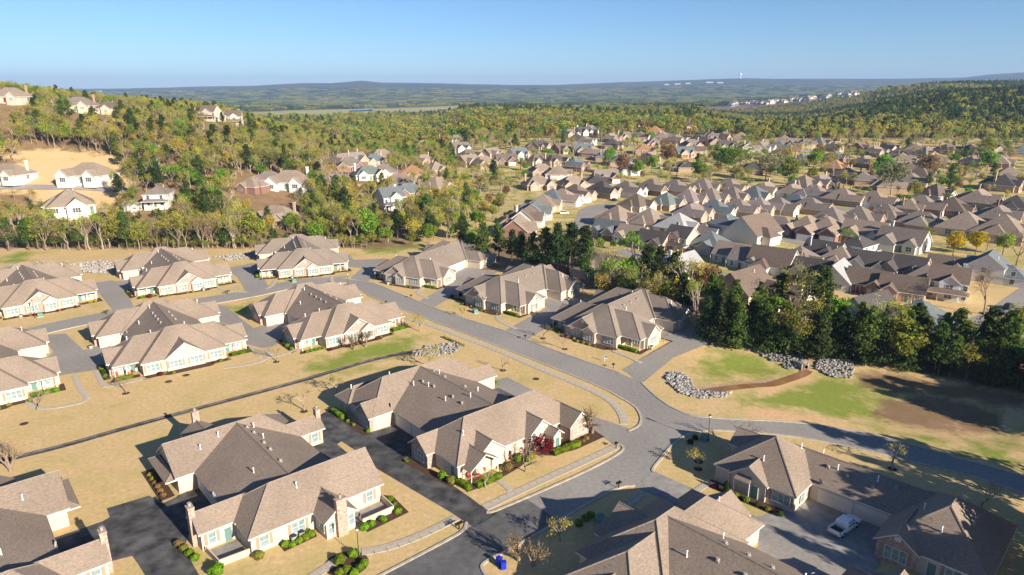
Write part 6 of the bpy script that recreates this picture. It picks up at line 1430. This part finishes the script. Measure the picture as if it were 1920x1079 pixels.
# blue bins
for i, (x, y) in enumerate([(936, 1058), (944, 1066)]):
    b = MB(); b.extrude([(-.3, -.33, 1.0), (.3, -.33, 1.0), (.3, .33, 1.0), (-.3, .33, 1.0)], 1.0, 0, 0); b.extrude([(-.33, -.37, 1.1), (.33, -.37, 1.06), (.33, .37, 1.06), (-.33, .37, 1.1)], .07, 0, 0); b.tube([(-.25, .4, .12), (.25, .4, .12)], .12, 8, 1); b.tube([(-.25, .42, .98), (.25, .42, .98)], .025, 6, 1)
    tag(obj('wheeled_bin', b.mesh('wheeled_bin', ['bin_blue', 'tyre']), None, (*at(x, y, 0), 0), .8 + i), 'blue wheeled bin, %s on the shaded lawn' % ('upper of the two' if i == 0 else 'lower of the two'), 'bin', 'blue bins')
for i, (x, y) in enumerate([(1445, 459), (1452, 458)]):
    b = MB(); b.box(-.5, .5, -.5, .5, 0, 1.3); b.box(-.54, .54, -.56, .54, 1.3, 1.4, 1); tag(obj('wheeled_bin', b.mesh('wheeled_bin', ['bin_blue', 'paint_blue']), None, (*at(x, y, 0), 0), .8), 'blue bin beside the large white gable house, %s one' % ('left' if i == 0 else 'right'), 'bin', 'blue bins by the white gable house')
# fenced patios of the chimney house: low board walls built of panels
def low_fence(key, pts, h, label, m='siding_tan'):
    r = thing('patio_fence', label, 'fence')
    for a, c in zip(pts[:-1], pts[1:]):
        A, B_ = LW[key](*a), LW[key](*c); L = math.hypot(B_[0] - A[0], B_[1] - A[1]); n = max(1, int(L / .9)); an = math.atan2(B_[1] - A[1], B_[0] - A[0])
        for i in range(n):
            t = (i + .5) / n; b_ = MB(); b_.box(-L / n / 2 + .01, L / n / 2 - .01, -.05, .05, 0, h); b_.box(-L / n / 2, L / n / 2, -.09, .09, h, h + .06)
            obj('panel', b_.mesh('panel', [m]), r, (A[0] + (B_[0] - A[0]) * t, A[1] + (B_[1] - A[1]) * t, 0), an)
low_fence('D', [(-4.0, 5.0), (-3.6, 1.1), (.3, .8)], .95, 'low tan fence round the left patio of the chimney house')
low_fence('D', [(14.9, -3.3), (20.0, -3.4), (20.2, .3)], .95, 'low tan fence round the right patio of the chimney house')
sheet('patio', [LW['D'](*p) for p in [(-3.9, 5.2), (-3.5, 1.2), (.2, .9), (.2, 5.2)]], .05, 'concrete_grey', 'paved left patio of the chimney house')
sheet('patio', [LW['D'](*p) for p in [(14.6, 0), (14.6, -3.2), (19.9, -3.3), (20, 0)]], .05, 'concrete_grey', 'paved right patio of the chimney house')
# flag on the chimney house gable
fl = MB(); pts = [(.05 * math.sin(i * 1.1 + j * .5), -.2 - j * .18, 2.0 - i * .2) for i in range(7) for j in range(5)]
for i in range(6):
    for j in range(4): k = i * 5 + j; fl.face([pts[k], pts[k + 1], pts[k + 6], pts[k + 5]], 2 if (i < 3 and j < 2) else (j % 2))
fl.tube([(0, 0, 1.9), (0, -1.2, 2.15)], .02, mi=1)
tag(obj('flag', fl.mesh('flag', ['flag_red', 'paint_white', 'flag_blue']), None, (*LW['D'](14.3, -3.2), .6), math.radians(41)), 'striped flag hanging beside the stone chimney gable', 'flag')
# porch chairs
def chair(X, Y, rz, m, label, group):
    r = thing('porch_chair', label, 'chair', (X, Y, .1), rz, group)
    b = MB(); b.box(-.28, .28, -.28, .28, .38, .46); obj('seat', b.mesh('seat', [m]), r); b = MB(); b.extrude([(-.28, .24, .5), (.28, .24, .5), (.28, .38, 1.05), (-.28, .38, 1.05)], .05, 0, 0); obj('backrest', b.mesh('backrest', [m]), r)
    b = MB(); b.box(-.025, .025, -.025, .025, 0, .38); lg = b.mesh('leg', [m])
    for sx in (-.24, .24):
        for sy in (-.24, .24): obj('leg', lg, r, (sx, sy, 0))
for i, (x, y) in enumerate([(.9, 1.6), (3.0, 1.7), (4.1, 1.5)]): chair(*LW['G'](x, y), math.radians(37) + i, 'flag_red', 'red porch chair, %s from the left on the front corner porch' % ORD[i], 'red porch chairs')
for i, (x, y) in enumerate([(1.2, 1.4), (2.6, 1.0), (4.2, 1.6)]): chair(*LW['C'](x, y), math.radians(41) + 1.3 * i, 'flag_red', 'red chair, %s from the left under the corner house porch gable' % ORD[i], 'corner porch chairs')
for i, (x, y) in enumerate([(26.2, 1.6), (27.4, 1.4)]): chair(*LW['L'](x, y), i, 'wood', 'brown chair, %s on the right porch of the house by the wood' % ORD[i], 'wood porch chairs')
# railing by the basin drive
A, B_ = at(1334, 646, 0), at(1380, 628, 0); r = thing('guard_rail', 'dark metal railing on a low wall at the end of the basin drive', 'railing')
b = MB(); L = math.hypot(B_[0] - A[0], B_[1] - A[1]); b.box(0, L, -.15, .15, 0, .35); obj('base_wall', b.mesh('base_wall', ['concrete']), r, (*A, 0), math.atan2(B_[1] - A[1], B_[0] - A[0]))
b = MB(); b.box(0, L, -.03, .03, 1.25, 1.32); b.box(0, L, -.03, .03, .45, .5)
for i in range(int(L / .5)): b.box(i * .5, i * .5 + .04, -.02, .02, .35, 1.3)
obj('rail', b.mesh('rail', ['metal_black']), r, (*A, 0), math.atan2(B_[1] - A[1], B_[0] - A[0]))

# ------------------------------------------------------------------ vehicles
def wheel(parent, x, y, r, w=.22):
    b = MB(); b.tube([(0, -w / 2, 0), (0, w / 2, 0)], r, 14); o = obj('wheel', b.mesh('tyre', ['tyre']), parent, (x, y, r))
    b = MB(); b.tube([(0, -w / 2 - .01, 0), (0, w / 2 + .01, 0)], r * .62, 10); obj('rim', b.mesh('rim', ['paint_silver']), o)
def loft(secs, mi=0, mb=None):
    """secs: list of cross-section rings (same count) -> closed body"""
    mb = mb or MB(); n = len(secs[0]); i0 = len(mb.v)
    for s in secs: mb.v += [tuple(p) for p in s]
    for a in range(len(secs) - 1):
        for j in range(n): mb.f.append((i0 + a * n + j, i0 + a * n + (j + 1) % n, i0 + (a + 1) * n + (j + 1) % n, i0 + (a + 1) * n + j)); mb.m.append(mi)
    mb.f.append(tuple(i0 + j for j in range(n))[::-1]); mb.f.append(tuple(i0 + (len(secs) - 1) * n + j for j in range(n))); mb.m += [mi, mi]
    return mb
def sec(x, hw, z0, z1, r=.12, top=0.0): return [(x, -hw, z0), (x, hw, z0), (x, hw + .02, (z0 + z1) / 2), (x, hw - top, z1 - r), (x, hw - r - top, z1), (x, -hw + r + top, z1), (x, -hw + top, z1 - r), (x, -hw - .02, (z0 + z1) / 2)]
def pickup(X, Y, rz, label):
    r = thing('pickup_truck', label, 'truck', (X, Y, .03), rz)
    b = loft([sec(1.35, .98, .5, 1.08), sec(2.2, .97, .48, 1.1), sec(2.75, .92, .5, 1.02), sec(2.92, .84, .55, .9)]); loft([sec(-1.05, .98, .5, 1.08), sec(1.36, .98, .48, 1.09)], 0, b)
    obj('body', b.mesh('body', ['paint_white'], False), r)
    b = MB()
    for s in (-1, 1): b.box(-2.95, -1.0, min(s * .99, s * .86), max(s * .99, s * .86), .52, 1.1)
    b.box(-2.98, -2.88, -.99, .99, .52, 1.1); b.box(-1.08, -1.0, -.86, .86, .6, 1.1); b.box(-2.9, -1.0, -.86, .86, .55, .66, 1); b.box(-3.05, -2.95, -.9, .9, .42, .58, 2)
    obj('cargo_bed', b.mesh('cargo_bed', ['paint_white', 'metal_black', 'paint_silver']), r)
    b = loft([sec(-1.0, .92, 1.05, 1.5, .1, .1), sec(-.75, .9, 1.05, 1.9, .12, .14), sec(.55, .9, 1.05, 1.9, .12, .14), sec(1.35, .93, 1.05, 1.15, .05, .02)]); obj('cab', b.mesh('cab', ['paint_white']), r)
    b = MB(); b.face([(.66, -.74, 1.84), (.66, .74, 1.84), (1.32, .86, 1.17), (1.32, -.86, 1.17)]); b.v = [(x + .02, y, z + .02) for x, y, z in b.v]; obj('windscreen', b.mesh('windscreen', ['glass_dark']), r)
    b = MB(); b.face([(-.97, -.72, 1.2), (-.97, .72, 1.2), (-.79, .68, 1.8), (-.79, -.68, 1.8)]); b.v = [(x - .03, y, z) for x, y, z in b.v]; obj('rear_window', b.mesh('rear_window', ['glass_dark']), r)
    for s in (-1, 1):
        b = MB(); b.face([(-.72, s * .95, 1.14), (-.02, s * .95, 1.14), (-.02, s * .83, 1.74), (-.66, s * .83, 1.74)]); b.face([(.06, s * .95, 1.14), (1.0, s * .95, 1.14), (.6, s * .83, 1.74), (.06, s * .83, 1.74)]); obj('side_window', b.mesh('side_window', ['glass_dark']), r)
        b = MB(); b.box(.95, 1.1, min(s * 1.0, s * 1.2), max(s * 1.0, s * 1.2), 1.15, 1.33); obj('mirror', b.mesh('mirror', ['metal_black']), r)
        b = MB(); b.box(2.86, 2.93, min(s * .55, s * .85), max(s * .55, s * .85), .75, .92); obj('headlight', b.mesh('headlight', ['lamp_glass']), r)
        b = MB(); b.box(-3.0, -2.97, min(s * .85, s * .98), max(s * .85, s * .98), .75, 1.05); obj('tail_light', b.mesh('tail_light', ['paint_red']), r)
    b = MB(); b.box(2.9, 2.95, -.5, .5, .6, .9); obj('grille', b.mesh('grille', ['metal_black']), r)
    for x in (-1.95, 1.85):
        for s in (-.88, .88): wheel(r, x, s, .4, .26)
pa, pb = at(1568, 996, .7), at(1600, 974, .7)
pickup((pa[0] + pb[0]) / 2, (pa[1] + pb[1]) / 2, math.atan2(pb[1] - pa[1], pb[0] - pa[0]), 'white pickup truck parked on the concrete court before the garages')
def car(x, y, rz, m, label, suv=False):
    X, Y = at(x, y, None, .7); r = thing('parked_car', label, 'car', (X, Y, h1(X, Y) + .08), rz, 'cars parked in the suburb'); t = 1.65 if suv else 1.42
    b = loft([sec(-2.3, .8, .35, .8), sec(-2.1, .9, .3, .95), sec(1.2, .9, .28, .92), sec(2.1, .86, .3, .78), sec(2.3, .75, .35, .65)]); obj('body', b.mesh('body', [m]), r)
    b = loft([sec(-2.0 if suv else -1.7, .8, .85, .95, .04), sec(-1.6 if suv else -1.0, .72, .85, t), sec(.3, .72, .85, t), sec(1.15, .82, .85, .95, .04)]); obj('cabin', b.mesh('cabin', ['glass_dark']), r)
    b = MB(); b.box(-1.5 if suv else -.95, .25, -.62, .62, t - .01, t + .04); obj('roof_panel', b.mesh('roof_panel', [m]), r)
    for xx in (-1.4, 1.4):
        for s in (-.8, .8): wheel(r, xx, s, .33)
car(1058, 399, .15, 'paint_white', 'white pickup shaped car in a cul-de-sac driveway', True); car(1150, 375, 2.4, 'paint_black', 'dark car before the navy roofed house', True)
car(1877, 588, .6, 'paint_black', 'black car at the right edge road corner, nearer one', True); car(1892, 575, .6, 'paint_black', 'black car at the right edge road corner, farther one', True)
car(1812, 291, .3, 'paint_blue', 'blue car in the far right street'); car(1870, 294, .3, 'paint_white', 'white car in the far right street'); car(1836, 291, .2, 'paint_blue', 'dark blue car beside the far right houses'); car(1758, 329, .2, 'paint_white', 'white car beside the pink tree'); car(1238, 315, .4, 'paint_silver', 'silver car in the middle street'); car(660, 327, .1, 'paint_silver', 'silver car before the green roofed house')
for i, (x, y) in enumerate([(1400, 403), (1437, 400), (1470, 398), (1357, 405), (1620, 386), (1575, 383), (1690, 390), (1500, 440), (1545, 446), (1290, 470), (1210, 478), (1100, 377)]): car(x, y, math.radians(-45 + 180 * (i % 2)) + RNG.uniform(-.1, .1), ['paint_white', 'paint_silver', 'paint_black', 'paint_red', 'paint_silver'][i % 5], '%s car, %s of the cars along the brick rows' % (['white', 'silver', 'black', 'red', 'grey'][i % 5], ORD[i]), i % 3 == 0)

# ------------------------------------------------------------------ far landmarks
X, Y = at(1387, 158); X, Y = X * 8700 / Y, 8700.0; z = h1(X, Y)
r = thing('water_tower', 'white water tower on the far ridge', 'water tower', (X, Y, z)); b = MB(); b.cyl(0, 0, -10, 40, 8, 6, 12); obj('stem', b.mesh('stem', ['paint_white']), r)
b = MB(); b.tube([(0, 0, 34), (0, 0, 40), (0, 0, 52), (0, 0, 60)], [7, 17, 17, 5], 16); obj('tank', b.mesh('tank', ['paint_white']), r)
X, Y = 9000 * (682 - 960) / 1280, 8900.0; b = MB(); b.tube([(0, 0, 0), (0, 0, 45)], [1.6, .8], 5); tag(obj('radio_mast', b.mesh('radio_mast', ['metal_grey']), None, (X, Y, h1(X, Y))), 'thin radio mast on top of the far left hill', 'mast')
for i, (x, y, w_) in enumerate([(1270, 156, 60), (1290, 155, 50), (1330, 153, 70), (1350, 153.5, 60), (330, 172, 110), (185, 170, 60), (1250, 157, 50), (1030, 191, 60), (860, 186, 60)]):
    X, Y = at(x, y + 3); b = MB(); b.box(-w_ / 2, w_ / 2, -12, 12, -3, 11); b.extrude([(-w_ / 2 - 2, -14, 12), (w_ / 2 + 2, -14, 12), (w_ / 2 + 2, 14, 14), (-w_ / 2 - 2, 14, 14)], 1.5, 0, 0)
    tag(obj('distant_building', b.mesh('distant_building', ['metal_grey']), None, (X, Y, h1(X, Y))), 'pale long building, %s of those on the far plain and ridge' % ORD[i], 'building', 'pale far buildings')
for P, lab in [([(660, 207), (700, 205.5), (704, 207.5), (680, 209.5), (655, 209.5)], 'blue stretch of water on the plain'), ([(655, 189.5), (690, 189), (690, 191), (655, 192)], 'far blue stretch of water on the plain')]:
    Q = pxt(P); zz = max(h1(*q) for q in Q) + 3
    b = MB(); b.face([(*q, zz) for q in Q]); o = struct('water', b.mesh('water', ['river'])); o['label'] = lab

# ------------------------------------------------------------------ haze: the air itself
b = MB(); b.box(-22000, 22000, -3000, 16300, -40, 330)
me = b.mesh('haze', [])
m = bpy.data.materials.new('haze'); m.use_nodes = True; t = m.node_tree; t.nodes.remove(t.nodes['Principled BSDF'])
pv = t.nodes.new('ShaderNodeVolumePrincipled'); pv.inputs['Color'].default_value = (.36, .54, .90, 1); pv.inputs['Density'].default_value = 8e-5; pv.inputs['Anisotropy'].default_value = 0.0
t.links.new(pv.outputs[0], t.nodes['Material Output'].inputs['Volume']); me.materials.append(m)
hz = obj('haze', me); tag(hz, 'thin blue haze over the whole valley', 'haze', kind='stuff')
